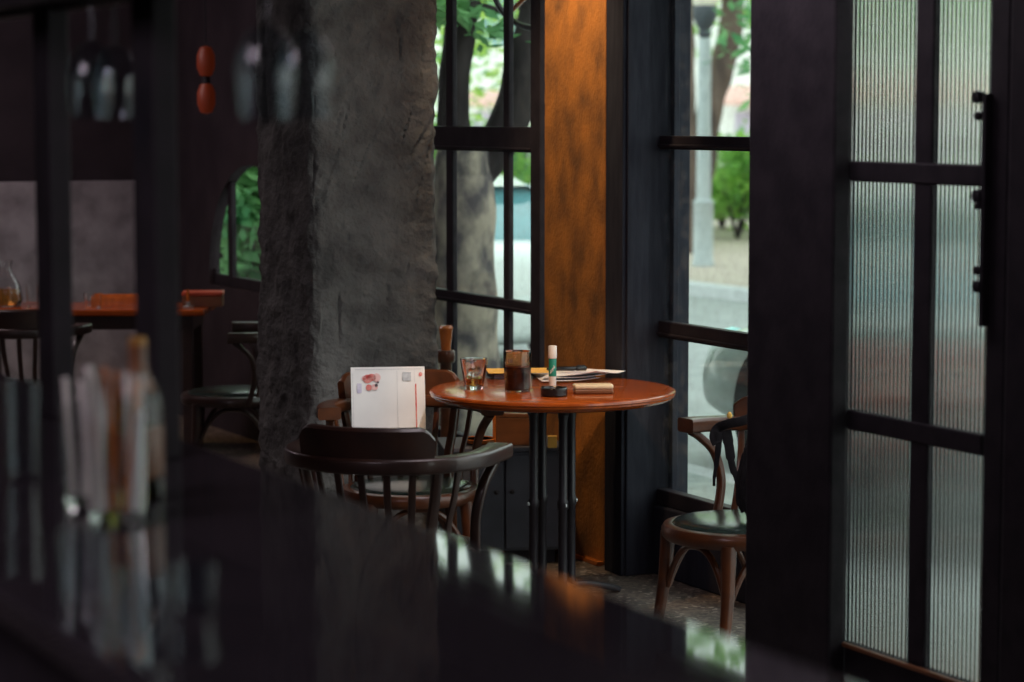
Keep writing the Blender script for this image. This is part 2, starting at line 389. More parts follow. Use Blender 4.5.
# window frames
def window(idx, ua, ub, verts, bars, stile, label, n0=4.485, n1=4.512, right=None):
    f = MB()
    f.box(ua, ua + stile, n0 - .01, n1 + .006, 0.26, HEAD); f.box(ub - (right or stile), ub, n0 - .01, n1 + .006, 0.26, HEAD)
    f.box(ua, ub, n0 - .01, n1 + .01, 0.26, 0.32); f.box(ua, ub, n0 - .01, n1 + .01, HEAD - .07, HEAD)
    wo = f.build('window_%d' % idx, 'black_paint', None, False, 0.005, rot=FROT)
    for (ma, mb_) in verts:
        MB().box(u_of(ma, n0), u_of(mb_, n1), n0, n1, 0.32, HEAD - .07).build('muntin', 'black_paint', wo, False, 0.006)
    for (z, h) in bars:
        b = MB(); b.box(ua + stile, ub - (right or stile), n0 - .006, n1 + .006, z - h/2, z + h/2)
        b.box(ua + stile, ub - (right or stile), n0 - .014, n0 - .004, z - h/2 + .008, z - h/2 + .02)
        b.build('crossbar', 'black_paint', wo, False, 0.005)
    MB().box(ua + .02, ub - .02, 4.497, 4.503, 0.3, HEAD - .05).build('pane', 'pane', wo, False)
    return struct(wo, label, 'window')
du = lambda px, d: abs(u_of(px + d/2, NW) - u_of(px - d/2, NW))
window(2, u_w1a, u_w1b, [(446, 458), (503, 514)], [(1.600, .105), (0.914, .05), ], .05,
       'black-framed window between concrete column and ochre pillar', right=u_w1b - u_of(530, 4.475))
window(3, u_post1, u_w2b, [], [(1.600, .05), (0.914, .062), ], u_of(664, 4.518) - u_post1, 'black-framed window right of the ochre pillar')
rv = MB(); rv.box(u_post1 - .03, u_of(679, 4.55), 4.525, 4.55, 0.26, HEAD)
struct(rv.build('trim_3', 'blue_black', None, False, 0.004, rot=FROT))

# ------------------------------------------------------------------ rough concrete column
def column():
    zA = 9.2
    A = at_Y(312, 300, zA); A.z = 0
    w = 0.0584 * zA
    # local frame: x along n (to the street), y along -u
    cu, cn = A.dot(UX), A.dot(NX)
    depth = 0.60
    P = []
    step = 0.008
    corners = [(cu, cn), (cu, cn + w), (cu - depth, cn + w), (cu - depth, cn)]
    ring = []
    for i in range(4):
        a, b = corners[i], corners[(i + 1) % 4]
        L = math.hypot(b[0]-a[0], b[1]-a[1]); k = int(L / step)
        nx, ny = (b[1]-a[1]) / L, -(b[0]-a[0]) / L      # outward for this winding
        for j in range(k):
            t = j / k; e = min(t, 1 - t) * L
            ring.append((a[0] + (b[0]-a[0])*t, a[1] + (b[1]-a[1])*t, nx, ny, e))
    cx = sum(r[0] for r in ring) / len(ring); cy = sum(r[1] for r in ring) / len(ring)
    nz = int(3.0 / step); zs = [i * step for i in range(nz + 1)]
    vs = []; m = len(ring)
    for z in zs:
        for (u, n, nx, ny, e) in ring:
            p = Vector((u, n, z))
            rg = noise.noise(p * 26 + Vector((1, 8, 2)))
            d = 0.008 * max(0, rg - .12) + 0.010 * noise.fractal(p * 3.2, 1.0, 2.0, 4) + 0.009 * noise.fractal(p * 13, 0.8, 2.0, 5)
            cr = noise.noise(Vector((u * 2.2 + 5, n * 9 + 1.5 * noise.noise(p * 1.3), z * 1.3)))
            if abs(cr) < 0.04: d -= 0.022 * (1 - abs(cr) / 0.04) * (0.4 + noise.noise(p * 5 + Vector((9, 2, 4))))
            g = noise.noise(p * 8 + Vector((3, 7, 1)))
            if g > 0.25: d += 0.018 * (g - .25)
            # worn corners
            c = max(0, 1 - e / 0.03)
            pull = c * (0.010 + 0.013 * (noise.noise(Vector((u, n, z * 7))) + .5) + 0.008 * noise.noise(Vector((u, n, z * 25))))
            dx, dy = cx - u, cy - n; l = math.hypot(dx, dy)
            vs.append((u + nx * d + dx / l * pull, n + ny * d + dy / l * pull, z))
    fs = []
    for i in range(len(zs) - 1):
        for k in range(m):
            k2 = (k + 1) % m
            fs.append((i*m+k, i*m+k2, (i+1)*m+k2, (i+1)*m+k))
    o = MB().add(vs, fs).build('wall_column', 'concrete', None, True, rot=FROT)
    return struct(o, 'rough grey concrete column left of the round table', 'column')
column()

# ------------------------------------------------------------------ ribbed folding leaf and black pillars in front of it
NL = 3.60
def ribbed_leaf():
    root = struct(thing('door_1', 'black-framed folding door leaf with ribbed glass panes', 'door', (0, 0, 0), FROT))
    x = lambda px: u_of(px, NL)
    n0, n1 = NL - .014, NL + .014
    xa = lambda px: u_of(px, n0)
    xb = lambda px: u_of(px, n1)
    z_top, zb1, zb2, zbot = 2.45, 1.556, 0.912, 0.325
    MB().box(xa(832), xb(854), n0, n1, .03, z_top).build('stile', 'black_paint', root, False, .004)
    MB().box(xa(986), xb(1014), n0, n1, .03, z_top).build('stile', 'black_paint', root, False, .004)
    MB().box(x(853), x(989), n0, n1, .03, zbot).build('bottom_rail', 'black_paint', root, False, .004)
    MB().box(x(853), x(989), n0, n1, z_top - .1, z_top).build('top_rail', 'black_paint', root, False, .004)
    MB().box(xa(911), xb(938), n0 + .002, n1 - .002, zbot, z_top - .1).build('muntin', 'black_paint', root, False, .005)
    for z in (zb1, zb2):
        MB().box(x(853), x(989), n0 - .002, n1 + .002, z - .026, z + .026).build('crossbar', 'black_paint', root, False, .005)
    MB().box(x(853), x(989), n0 - .012, n0, zbot - .012, zbot).build('bead', 'box_wood', root, False, .003)
    for (a, b) in ((xb(853) - .006, xa(914) + .01), (xb(935) - .006, xa(989) + .01)):
        for (za, zb) in ((zbot, zb2 - .026), (zb2 + .026, zb1 - .026), (zb1 + .026, z_top - .1)):
            pitch = (b - a) / round((b - a) / 0.0165); cnt = round((b - a) / pitch); sub = 8
            top = []; 
            for i in range(cnt):
                for k in range(sub):
                    t = k / sub; top.append((a + (i + t) * pitch, 0.0029 * math.sin(PI * t)))
            top.append((b, 0))
            m = len(top); vs = []
            for (u, h) in top: vs += [(u, NL - .003 - h, za), (u, NL - .003 - h, zb), (u, NL + .003, za), (u, NL + .003, zb)]
            fs = []
            for i in range(m - 1):
                o, q = i * 4, i * 4 + 4
                fs += [(o, q, q+1, o+1), (o+2, o+3, q+3, q+2), (o, o+2, q+2, q), (o+1, q+1, q+3, o+3)]
            fs += [(0, 1, 3, 2), (m*4-4, m*4-2, m*4-1, m*4-3)]
            mb = MB().add(vs, fs); g = mb.build('ribbed_pane', 'ribbed', root, True)
    # bolt hardware on the closing edge
    hw = MB()
    for (py, s) in ((97, .016), (116, .011), (196, .017), (206, .009), (270, .012), (286, .016)):
        u, z = at_n(988.5, py, NL)
        hw.lathe([(0, -s), (s * .8, -s * .8), (s, 0), (s * .8, s * .8), (0, s)], 14, (u, NL - .03, z))
    hw.box(x(990), x(994), n0 - .02, n0, 1.2, 1.75)
    hw.build('bolt', 'black_metal', root, True)
    return root
ribbed_leaf()
struct(fbox('wall_pillar_black', 'black_paint', u_of(747, 3.53), u_of(832, 3.53), 3.53, 3.585, 0, CEIL, 0.008), 'broad black pillar left of the ribbed glass door', 'pillar')
struct(fbox('wall_pillar_near', 'black_paint', u_of(1004, 3.56), u_of(1130, 3.56), 3.56, 3.66, 0, CEIL, 0.012), 'black pillar at the right edge', 'pillar')

# ------------------------------------------------------------------ chairs
R = 0.28
def make_chair(label, loc, rotz, wood_m, crest_deg=47, arm_y=0.06, crest_top=0.815, group='bentwood armchairs around the round table'):
    t = thing('bentwood_armchair', label, 'chair', loc, rotz, group)
    SC = (0, .045)          # seat centre
    # seat frame ring and cushion
    MB().lathe([(.205, .378), (.236, .378), (.246, .388), (.248, .410), (.240, .424), (.222, .428), (.205, .424), (.205, .378)], 48, (SC[0], SC[1], 0)).build('seat_frame', wood_m, t, True)
    MB().lathe([(.0, .402), (.214, .402), (.216, .424), (.205, .434), (.17, .441), (.10, .445), (0, .446)], 48, (SC[0], SC[1], 0)).build('seat_cushion', 'vinyl', t, True)
    # legs
    for (sx, sy) in ((1, 1), (-1, 1), (1, -1), (-1, -1)):
        p = bez([(sx*.165, SC[1] + sy*.160, .39), (sx*.175, SC[1] + sy*.170, .22), (sx*(.19), SC[1] + sy*.20, 0.0)], 6)
        rr = [.025 - .009 * i / (len(p)-1) for i in range(len(p))]
        MB().tube(p, rr, 12).build('leg', wood_m, t, True)
    # arched braces between neighbouring legs
    L = [(.17, SC[1]+.165), (-.17, SC[1]+.165), (-.17, SC[1]-.165), (.17, SC[1]-.165)]
    for i in range(4):
        a, b = Vector((*L[i], 0)), Vector((*L[(i+1) % 4], 0)); pts = []
        for k in range(19):
            s = -1 + 2 * k / 18; q = a.lerp(b, (s * .94 + 1) / 2); q.z = .215 + .150 * (1 - abs(s) ** 2.6); pts.append(q)
        MB().tube(pts, .0105, 8).build('brace', wood_m, t, True)
    # bow rail: arm - back - arm
    pts = [(.288, arm_y), (.290, arm_y - .03), (.291, arm_y - .06)]
    path = [(x, y) for x, y in pts]
    for k in range(1, 24):
        a = PI * k / 24; path.append((R * math.cos(a) * 1.03, -.0 - R * math.sin(a)))
    path += [(-x, y) for x, y in reversed(pts)]
    n = len(path); secs = []
    for i in range(n):
        e = min(i, n - 1 - i); w = .062 + .020 * max(0, 1 - e / 4); h = .046
        secs.append(rrect(w, h, .010))
    MB().sweep([(x, y, .703) for x, y in path], secs).build('bow_rail', wood_m, t, True)
    # crest board
    K = 24; vs = []; fs = []
    for i in range(K + 1):
        s = -1 + 2 * i / K; a = math.radians(-90 + s * crest_deg)
        top = crest_top - (0.030 * max(0, (abs(s) - .80) / .2) ** 2.2) 
        for (r_, z) in ((R - .012, .722), (R - .004, top - .006), (R + .004, top), (R + .018, top - .002), (R + .024, top - .010), (R + .018, .722)):
            vs.append((r_ * math.cos(a) * 1.02, r_ * math.sin(a), z))
    for i in range(K):
        for k in range(6):
            k2 = (k + 1) % 6; fs.append((i*6+k, i*6+k2, i*6+6+k2, i*6+6+k))
    fs += [tuple(range(6)), tuple(K*6 + k for k in range(6))]
    MB().add(vs, fs).build('crest', wood_m, t, True)
    # back slats
    for i in range(9):
        a = math.radians(-90 + (-1 + 2 * i / 8) * 62)
        ca, sa = math.cos(a), math.sin(a)
        post = i in (1, 7)
        p = bez([(R*ca, R*sa, .69), (R*.93*ca, R*.93*sa + .004, .60), (.81*R*ca, .80*R*sa + .02, .50), (.80*R*ca, .74*R*sa + .032, .40)], 5)
        w, h = (.030, .020) if post else (.022, .011)
        sec = rrect(w, h, .004, 2)
        mb = MB(); vs = []
        for q in p:
            side = Vector((-sa, ca, 0)); rad = Vector((ca, sa, 0))
            for (x, y) in sec: vs.append(q + side * x + rad * y)
        m = len(sec); fs = [(j*m+k, j*m+(k+1) % m, (j+1)*m+(k+1) % m, (j+1)*m+k) for j in range(len(p)-1) for k in range(m)]
        fs += [tuple(range(m))[::-1], tuple((len(p)-1)*m + k for k in range(m))]
        mb.add(vs, fs).build('back_slat', wood_m, t, True)
    # bent arm supports
    for s in (-1, 1):
        p = bez([(s*.284, arm_y - .02, .682), (s*.280, arm_y - .055, .660), (s*.266, arm_y - .10, .61), (s*.250, arm_y - .115, .53), (s*.243, arm_y - .105, .46), (s*.238, arm_y - .085, .39)], 6)
        MB().sweep(p, rrect(.024, .030, .008), up=(1, 0, 0)).build('arm_support', wood_m, t, True)
    return t
ch_near = make_chair('bentwood armchair seen from behind, its crest nearest the viewer, curved back coloured dark for backlight', (-.355, 7.10, 0), math.radians(-16), 'dark_shaded_wood', 42, arm_y=.15)
ch_col = make_chair('bentwood armchair against the concrete column with white newsprint on its seat', (-.362, 8.43, 0), math.radians(-168), 'chair_wood', 46, crest_top=.822)
ch_col.scale = (1, 1, .953)
ch_rt = make_chair('bentwood armchair before the right window with a black bag on its arm', (.755, 7.52, 0), math.radians(120), 'chair_wood', 66, crest_top=.795)

# ------------------------------------------------------------------ round table
TC = Vector((.142, 8.40, 0)); TZ = .748; TR = .430
def table():
    t = thing('round_table', 'round wooden cafe table with moulded edge on black iron posts', 'table', TC, math.radians(-20))
    MB().lathe([(0, TZ - .040), (TR - .045, TZ - .040), (TR - .03, TZ - .036), (TR - .014, TZ - .031), (TR - .008, TZ - .024), (TR - .004, TZ - .022), (TR - .004, TZ - .016), (TR, TZ - .012), (TR - .001, TZ - .005), (TR - .008, TZ - .0015), (TR - .016, TZ - .0012), (TR - .02, TZ), (0, TZ)], 96).build('tabletop', 'top_wood', t, True)
    rr = .075
    for k in range(4):
        a = math.radians(28 + 20 + 90 * k); c = (rr * math.cos(a), rr * math.sin(a))
        MB().lathe([(.0, .045), (.018, .045), (.021, .06), (.0165, .075), (.0155, .33), (.0195, .335), (.0195, .36), (.0155, .365), (.0155, .64), (.019, .66), (.019, .685)], 20, (c[0], c[1], 0)).build('post', 'black_metal', t, True)
        MB().lathe([(0, -.006), (.005, -.006), (.0055, 0), (.004, .005), (0, .006)], 10, (c[0] * 1.28, c[1] * 1.28, .348)).build('bolt', 'alloy', t, True)
        # bracket flaring under the top
        d = Vector((math.cos(a), math.sin(a), 0)); p = bez([d * .070 + Vector((0, 0, .60)), d * .085 + Vector((0, 0, .665)), d * .14 + Vector((0, 0, .698))], 6)
        MB().sweep(p, rrect(.022, .018, .004, 2)).build('bracket', 'black_metal', t, True)
        p = bez([d * .05 + Vector((0, 0, .05)), d * .14 + Vector((0, 0, .045)), d * .25 + Vector((0, 0, .020)), d * .27 + Vector((0, 0, .012))], 5)
        MB().sweep(p, rrect(.035, .022, .006, 2)).build('foot', 'black_metal', t, True)
    MB().lathe([(0, .68), (.10, .68), (.12, .69), (.16, .696), (.16, .708), (0, .708)], 32).build('top_plate', 'black_metal', t, True)
    MB().lathe([(0, .03), (.07, .03), (.085, .045), (.06, .058), (0, .06)], 32).build('base_hub', 'black_metal', t, True)
    return t
table()
def on_table(px, py): return at_z(px, py, TZ)

# whisky tumbler
p = on_table(474, 389.5)
t = thing('tumbler', 'faceted glass tumbler with a little amber drink on the round table', 'glass', p + Vector((0, 0, .0005)))
def facet(a, z): return 1 - 0.05 * (abs(math.sin(a * 5)) if z < .088 else 0)
MB().lathe([(0, 0), (.030, 0), (.032, .003), (.049, .108), (.0475, .1085), (.0455, .105), (.0315, .018), (.028, .015), (0, .014)], 72, flute=lambda a, z: facet(a, z)).build('glass_body', 'clear', t, True)
MB().lathe([(0, .0148), (.0275, .0158), (.0305, .0195), (.0335, .040), (0, .0405)], 40).build('drink', 'amber', t, True)
for (x, y, z, r_) in ((.004, .006, .048, .4), (-.010, -.004, .058, 1.1), (.011, -.006, .064, .8)):
    MB().box(-.011, .011, -.011, .011, -.011, .011, Matrix.Translation((x, y, z)) @ Matrix.Rotation(r_, 4, (1, 1, .5))).build('ice_cube', 'ice', t, True, .003)
# iced coffee
p = on_table(517.5, 391.5)
t = thing('coffee_glass', 'straight glass of black coffee with a tan foam line on the round table', 'glass', p + Vector((0, 0, .0005)), 0)
MB().lathe([(0, 0), (.041, 0), (.044, .004), (.0495, .139), (.0488, .1402), (.0480, .139), (.0425, .010), (.039, .007), (0, .007)], 56).build('glass_body', 'clear', t, True)
MB().lathe([(0, .0078), (.039, .0079), (.0422, .0105), (.0454, .086), (0, .086)], 40).build('coffee', 'coffee', t, True)
MB().lathe([(.0454, .0864), (.0457, .092), (0, .092), (0, .0864)], 40).build('coffee_foam', 'crema', t, True)
MB().lathe([(.0458, .093), (.0476, .134), (.0474, .134), (.0456, .093)], 40).build('foam_film', film('foam_film', (0.62, 0.36, 0.14), .42), t, True)
mk = MB()
for (ang, z0, z1, w) in ((-128, .104, .116, .0016), (-120, .104, .116, .0016), (-116, .104, .1055, .003), (-116, .109, .1105, .003), (-116, .1145, .116, .003), (-112, .104, .116, .0016)):
    a = math.radians(ang); q = Vector((.0490 * math.cos(a), .0490 * math.sin(a), 0))
    mk.box(-w/2 - .0006, w/2 + .0006, -.0004, .0004, z0, z1, Matrix.Translation(q) @ Matrix.Rotation(a + PI/2, 4, 'Z'))
mk.build('printed_mark', 'ink_dark', t, False)
# glue stick
p = on_table(552.5, 386)
t = thing('glue_stick', 'white glue stick with a green wrapper standing on the round table', 'glue stick', p)
MB().lathe([(0, 0), (.0125, 0), (.0132, .002), (.0132, .052), (0, .052)], 28).build('tube', 'white_plastic', t, True)
MB().lathe([(.0134, .035), (.0138, .036), (.0138, .098), (.0134, .099)], 28).build('wrapper', 'teal', t, True)
MB().lathe([(0, .052), (.0130, .052), (.0130, .098), (.0150, .0985), (.0155, .10), (.0152, .140), (.0135, .143), (0, .1432)], 28).build('cap', 'white_plastic', t, True)
s_ = MB()
for k in range(9):
    a = math.radians(-125 + k * 8); z = .048 + .004 * math.sin(k * 2.1) + k * .0028
    s_.box(-.0012, .0012, -.0004, .0004, -.004, .004, Matrix.Translation((.0139 * math.cos(a), .0139 * math.sin(a), z)) @ Matrix.Rotation(a + PI/2, 4, 'Z') @ Matrix.Rotation(.5 * (-1) ** k, 4, 'Y'))
s_.build('lettering', 'white_plastic', t, False)
# ashtray
p = on_table(554, 396)
t = thing('ashtray', 'small round black ashtray on the front of the round table', 'ashtray', p)
MB().lathe([(0, 0), (.040, 0), (.045, .004), (.046, .026), (.0425, .030), (.039, .026), (.036, .010), (0, .008)], 40).build('bowl', 'black_plastic', t, True)
for k in range(3):
    a = 2.1 * k + .5
    MB().box(-.006, .006, -.004, .004, .028, .031, Matrix.Translation((.0425 * math.cos(a), .0425 * math.sin(a), 0)) @ Matrix.Rotation(a, 4, 'Z')).build('rest_notch', 'black_plastic', t, True, .001)
# cream case
p = on_table(593, 393.5)
t = thing('pocket_case', 'cream pocket case lying flat on the front of the round table', 'case', p, math.radians(6))
MB().box(-.068, .068, -.028, .028, .0005, .018).build('shaded_lower_shell', 'box_wood', t, True, .006, 3)  # brown colour stands for shade on the case's lower front
MB().box(-.068, .068, -.0285, .0285, .017, .034).build('upper_shell', 'cream', t, True, .007, 3)
MB().lathe([(0, -.0015), (.007, -.0015), (.007, .0015), (0, .0015)], 16).build('port', 'ink_dark', t, True).matrix_local = Matrix.Translation((.068, 0, .022)) @ Matrix.Rotation(PI/2, 4, 'Y')
# black book and yellow folder under the papers
def sheet(mb, cx, cy, w, h, z, rot, curl=0.0, th=.0012, wav=0.0015, seed=0):
    K = 12; vs = []; fs = []
    c, s = math.cos(rot), math.sin(rot)
    for lay in (0, 1):
        for j in range(K + 1):
            for i in range(K + 1):
                x, y = (i / K - .5) * w, (j / K - .5) * h
                zz = z + wav * (noise.noise(Vector((x * 9, y * 9, seed))) + 1) + curl * max(0, (i / K + (1 - j / K)) / 2 - .55) ** 2 * 4
                vs.append((cx + c*x - s*y, cy + s*x + c*y, zz + lay * th))
    m = K + 1; q = m * m
    for j in range(K):
        for i in range(K):
            a = j*m+i
            fs += [(a, a+m, a+m+1, a+1), (q+a, q+a+1, q+a+m+1, q+a+m)]
    for i in range(K):
        fs += [(i, i+1, q+i+1, q+i), (K*m+i, q+K*m+i, q+K*m+i+1, K*m+i+1), (i*m, q+i*m, q+i*m+m, i*m+m), (i*m+K, i*m+m+K, q+i*m+m+K, q+i*m+K)]
    mb.add(vs, fs)
pb = on_table(513, 381)
bk = thing('notebook', 'black notebook under the yellow folder at the back of the round table', 'notebook', pb + Vector((-.03, .12, .0)), math.radians(12))
MB().box(-.055, .055, -.07, .07, .0005, .004).build('cover', 'black_plastic', bk, False, .001)
MB().box(-.053, .053, -.068, .068, .0045, .018).build('pages', 'ink_dark', bk, False, .001)
MB().box(-.055, .055, -.07, .07, .0185, .022).build('cover', 'black_plastic', bk, False, .001)
fo = MB(); sheet(fo, 0, 0, .23, .16, 0, 0, 0, .002, .001, 3)
o = fo.build('folder', 'yellow_card', None, True, rot=math.radians(5)); o.location = pb + Vector((.020, .115, .0235)); tag(o, 'yellow card folder behind the coffee glass', 'folder')
pp = on_table(577, 381)
for i, (dx, dy, r_, w, h, lab) in enumerate(((-.040, .095, .12, .21, .297, 'lowest crumpled sheet of the white papers beside the glue stick'), (.035, .075, -.45, .20, .26, 'curled top sheet of the white papers under the pen'), (.0, .10, -.18, .21, .297, 'middle sheet of the white papers at the back of the table'))):
    zz = (.0005, .016, .008)[i]
    sb = MB(); sheet(sb, 0, 0, w, h, 0, 0, (.012, .032, .02)[i], .0012, .004, i * 5)
    o = sb.build('paper_sheet', 'paper', None, True, rot=r_); o.location = pp + Vector((dx, dy, zz)); tag(o, lab, 'paper', 'loose white papers on the round table')
    if i == 1:
        ln = MB()
        for k in range(7): ln.box(-.06 + .01 * (k % 3), .05 - .012 * (k % 2), -.09 + k * .014, -.087 + k * .014, .0098, .0104)
        ln.build('printed_lines', 'ink_purple', o, False)
t = thing('pen', 'thick black pen lying on the white papers', 'pen', pp + Vector((-.035, .085, .036)), math.radians(12))
MB().tube([(-.075, 0, 0), (-.070, 0, 0), (-.03, 0, 0), (.03, 0, 0), (.034, 0, 0)], [.003, .006, .0085, .0085, .007], 14).build('barrel', 'black_plastic', t, True)
MB().tube([(.034, 0, 0), (.036, 0, 0), (.07, 0, 0), (.074, 0, 0)], [.007, .0098, .0095, .006], 14).build('cap', 'black_plastic', t, True)
MB().box(.038, .068, -.002, .002, .009, .0115).build('clip', 'black_metal', t, False, .0005)

# ------------------------------------------------------------------ newsprint on the chair by the column
nb = MB(); sheet(nb, 0, -.020, .262, .38, 0, 0, 0, .003, .002, 11)
o = nb.build('newsprint', 'newsprint', None, True)
tag(o, 'white printed newsprint propped upright against the chair back by the column', 'newspaper')
c = at_Y(387.5, 367, 8.525)
RM = Matrix.Rotation(math.radians(8), 4, 'Z') @ Matrix.Rotation(math.radians(78), 4, 'X')
M4 = Matrix.Translation(c - (RM @ Vector((0, .17, 0)))) @ RM
o.matrix_world = M4
def decal(name, m, shapes):
    mb = MB()
    for sh in shapes:
        if sh[0] == 'r': mb.box(sh[1], sh[2], sh[3], sh[4], .0072, .0078)
        else: mb.lathe([(0, .0072), (sh[3], .0072), (sh[3], .0078), (0, .0078)], 20, (sh[1], sh[2], 0), 1, sh[4])
    return mb.build(name, m, o, False)
# sheet coordinates: x -0.134..0.134, y 0.17 top; one photo pixel = 0.0036
decal('red_line', 'ink_red', [('r', .096, .1005, -.165, .108)])
decal('red_picture', 'ink_red', [('c', -.072, .128, .017, .9), ('c', -.058, .133, .016, .8)])
decal('red_picture', 'ink_red', [('c', -.068, .097, .011, 1.0)])
decal('red_corner_mark', 'ink_red', [('c', .116, .142, .0065, 1.2)])
decal('pink_picture', 'ink_pink', [('c', -.040, .132, .014, 1.1), ('c', -.048, .098, .012, .9), ('c', -.084, .130, .009, 1.1)])
decal('dark_picture', 'ink_dark', [('c', -.042, .104, .006, 1.0), ('c', -.036, .116, .004, 1.2)])
decal('pale_purple_block', 'ink_purple', [('r', -.110, -.094, .078, .112)])
decal('grey_block', 'ink_grey', [('r', .052, .082, .120, .150)])
decal('faint_lines', 'ink_grey', [('r', -.115, .120, .1605, .1618), ('r', .032, .0328, -.16, .155), ('r', .0935, .0942, .115, .155), ('r', -.125, -.1242, -.1, .15)])

# ------------------------------------------------------------------ bag hung on the right chair
def bag():
    t = thing('shoulder_bag', 'black cloth bag and straps hanging from the right chair arm', 'bag', (0, 0, 0))
    Y0 = 7.58
    P = lambda x, y, Y=Y0: tuple(at_Y(x, y, Y))
    def ribbon(name, pts, w, th=.004):
        p = bez(pts, 8); n = len(p)
        ws = w if isinstance(w, list) else [w] * n
        if len(ws) != n: ws = [ws[min(len(ws)-1, int(i * len(ws) / n))] for i in range(n)]
        MB().sweep(p, [rrect(q, th, th * .45, 2) for q in ws], up=(0, -1, 0.01)).build(name, 'strap', t, True)
    ribbon('strap', [P(757, 416, 7.50), P(742, 421, 7.50), P(728, 424, 7.52), P(718, 428, 7.545), P(714, 436, 7.54), P(717, 444, 7.53)], .030, .010)
    ribbon('strap_tail', [P(719, 432, 7.53), P(718.5, 445, 7.53), P(717, 460, 7.535), P(714.5, 475, 7.535), P(714, 486, 7.535)], [.022, .020, .016, .011, .009])
    ribbon('strap_tail', [P(726, 430, 7.53), P(729, 446, 7.53), P(732, 465, 7.52), P(738, 485, 7.51), P(744, 506, 7.50)], [.034, .030, .022, .014, .012])
    ribbon('strap_tail', [P(750, 440, 7.46), P(745, 458, 7.46), P(741, 478, 7.46), P(740, 500, 7.46), P(744, 512, 7.46)], [.02, .026, .030, .026, .02])
    mb = MB(); c = at_Y(757, 482, 7.42)
    vs = []; K, J = 16, 20
    for k in range(K + 1):
        a = -PI/2 + PI * k / K
        for j in range(J):
            b = 2 * PI * j / J
            q = Vector((.052 * math.cos(a) ** .5 * math.cos(b), .040 * math.cos(a) ** .5 * math.sin(b), .12 * math.sin(a)))
            q *= 1 + .12 * noise.noise(q * 25)
            vs.append(c + q)
    fs = [(k*J+j, k*J+(j+1) % J, (k+1)*J+(j+1) % J, (k+1)*J+j) for k in range(K) for j in range(J)]
    mb.add(vs, fs).build('pouch', 'strap', t, True)
    b = at_Y(729.5, 415, 7.53)
    MB().lathe([(0, -.011), (.007, -.009), (.009, 0), (.005, .008), (0, .011)], 14, b).build('toggle', 'yellow_card', t, True)
    return t
bag()

# ------------------------------------------------------------------ low cabinet with box, dish and card behind the table
def cabinet():
    c0 = at_Y(446, 448, 9.05); hgt = c0.z
    t = thing('low_cabinet', 'low slate-grey cabinet behind the round table', 'cabinet', (c0.x, 9.05, 0), math.radians(7))
    w = .44; 
    MB().box(0, w, 0, .30, .05, hgt - .02).build('carcass', 'cabinet', t, False, .004)
    MB().box(-.01, w + .01, -.012, .31, hgt - .018, hgt).build('worktop', 'cabinet', t, False, .004)
    MB().box(.02, w - .02, .02, .28, 0, .05).build('plinth', 'black_paint', t, False)
    for i in range(2):
        d = MB().box(.006 + i * w/2, w/2 - .003 + i * w/2, -.010, -.001, .06, hgt - .03).build('door', 'cabinet', t, False, .003)
        MB().lathe([(0, 0), (.006, 0), (.009, .006), (0, .012)], 14).build('knob', 'black_metal', d, True).matrix_local = Matrix.Translation((w/2 + (-.03 if i == 0 else .03), -.011, hgt * .62)) @ Matrix.Rotation(PI/2, 4, 'X')
    return hgt
hc = cabinet()
q = at_z(496, 446, hc)
t = thing('wooden_box', 'brown wooden box with its lit end coloured orange on the low cabinet', 'box', q + Vector((0, .03, .0005)), math.radians(-14))
MB().box(0, .155, 0, .10, 0, .105).build('box_body', 'box_wood', t, False, .003)
MB().box(-.002, .157, -.002, .102, .106, .122).build('lid', 'box_wood', t, False, .003)
MB().box(-.014, -.001, 0, .10, 0, .118).build('lit_end_panel', 'orange_wood', t, False, .002)  # orange colour stands for warm light on the box's left end
q = at_z(479, 445, hc)
t = thing('wooden_dish', 'small round orange wooden dish on the low cabinet edge', 'dish', q + Vector((0, .025, .0005)))
MB().lathe([(0, 0), (.035, 0), (.055, .008), (.064, .020), (.061, .021), (.052, .012), (0, .008)], 36).build('bowl', 'orange_wood', t, True)
MB().lathe([(.0605, .0205), (.064, .0195), (.0655, .022), (.062, .0235), (.0605, .0205)], 36).build('rim', 'orange_wood', t, True)
q = at_z(552.5, 449, hc)
o = MB().box(-.017, .017, 0, .03, 0, .045).build('card_box', 'yellow_card', None, False, .002); o.location = (min(q.x, .17), q.y + .02, hc + .0005)
tag(o, 'small yellow card box seen between the table posts', 'box')

# turned post behind the column edge
q = at_Y(446, 360, 9.95)
t = thing('coat_stand', 'orange turned wooden post standing beside the concrete column edge', 'post', (q.x, q.y, 0))
zt = at_Y(446, 325, 9.95).z; zr = at_Y(446, 350, 9.95).z
MB().lathe([(0, zr), (.020, zr), (.021, zr + .02), (.027, zt - .03), (.030, zt - .012), (.024, zt - .002), (0, zt)], 28).build('finial', 'orange_wood', t, True)
MB().lathe([(0, zr - .052), (.034, zr - .052), (.037, zr - .045), (.037, zr - .006), (.033, zr), (0, zr)], 28).build('collar', 'chair_wood', t, True)
MB().lathe([(0, .03), (.024, .03), (.024, zr - .052), (0, zr - .052)], 20).build('pole', 'chair_wood', t, True)
MB().lathe([(0, 0), (.11, 0), (.11, .015), (.04, .035), (0, .036)], 28).build('base', 'dark_shaded_wood', t, True)

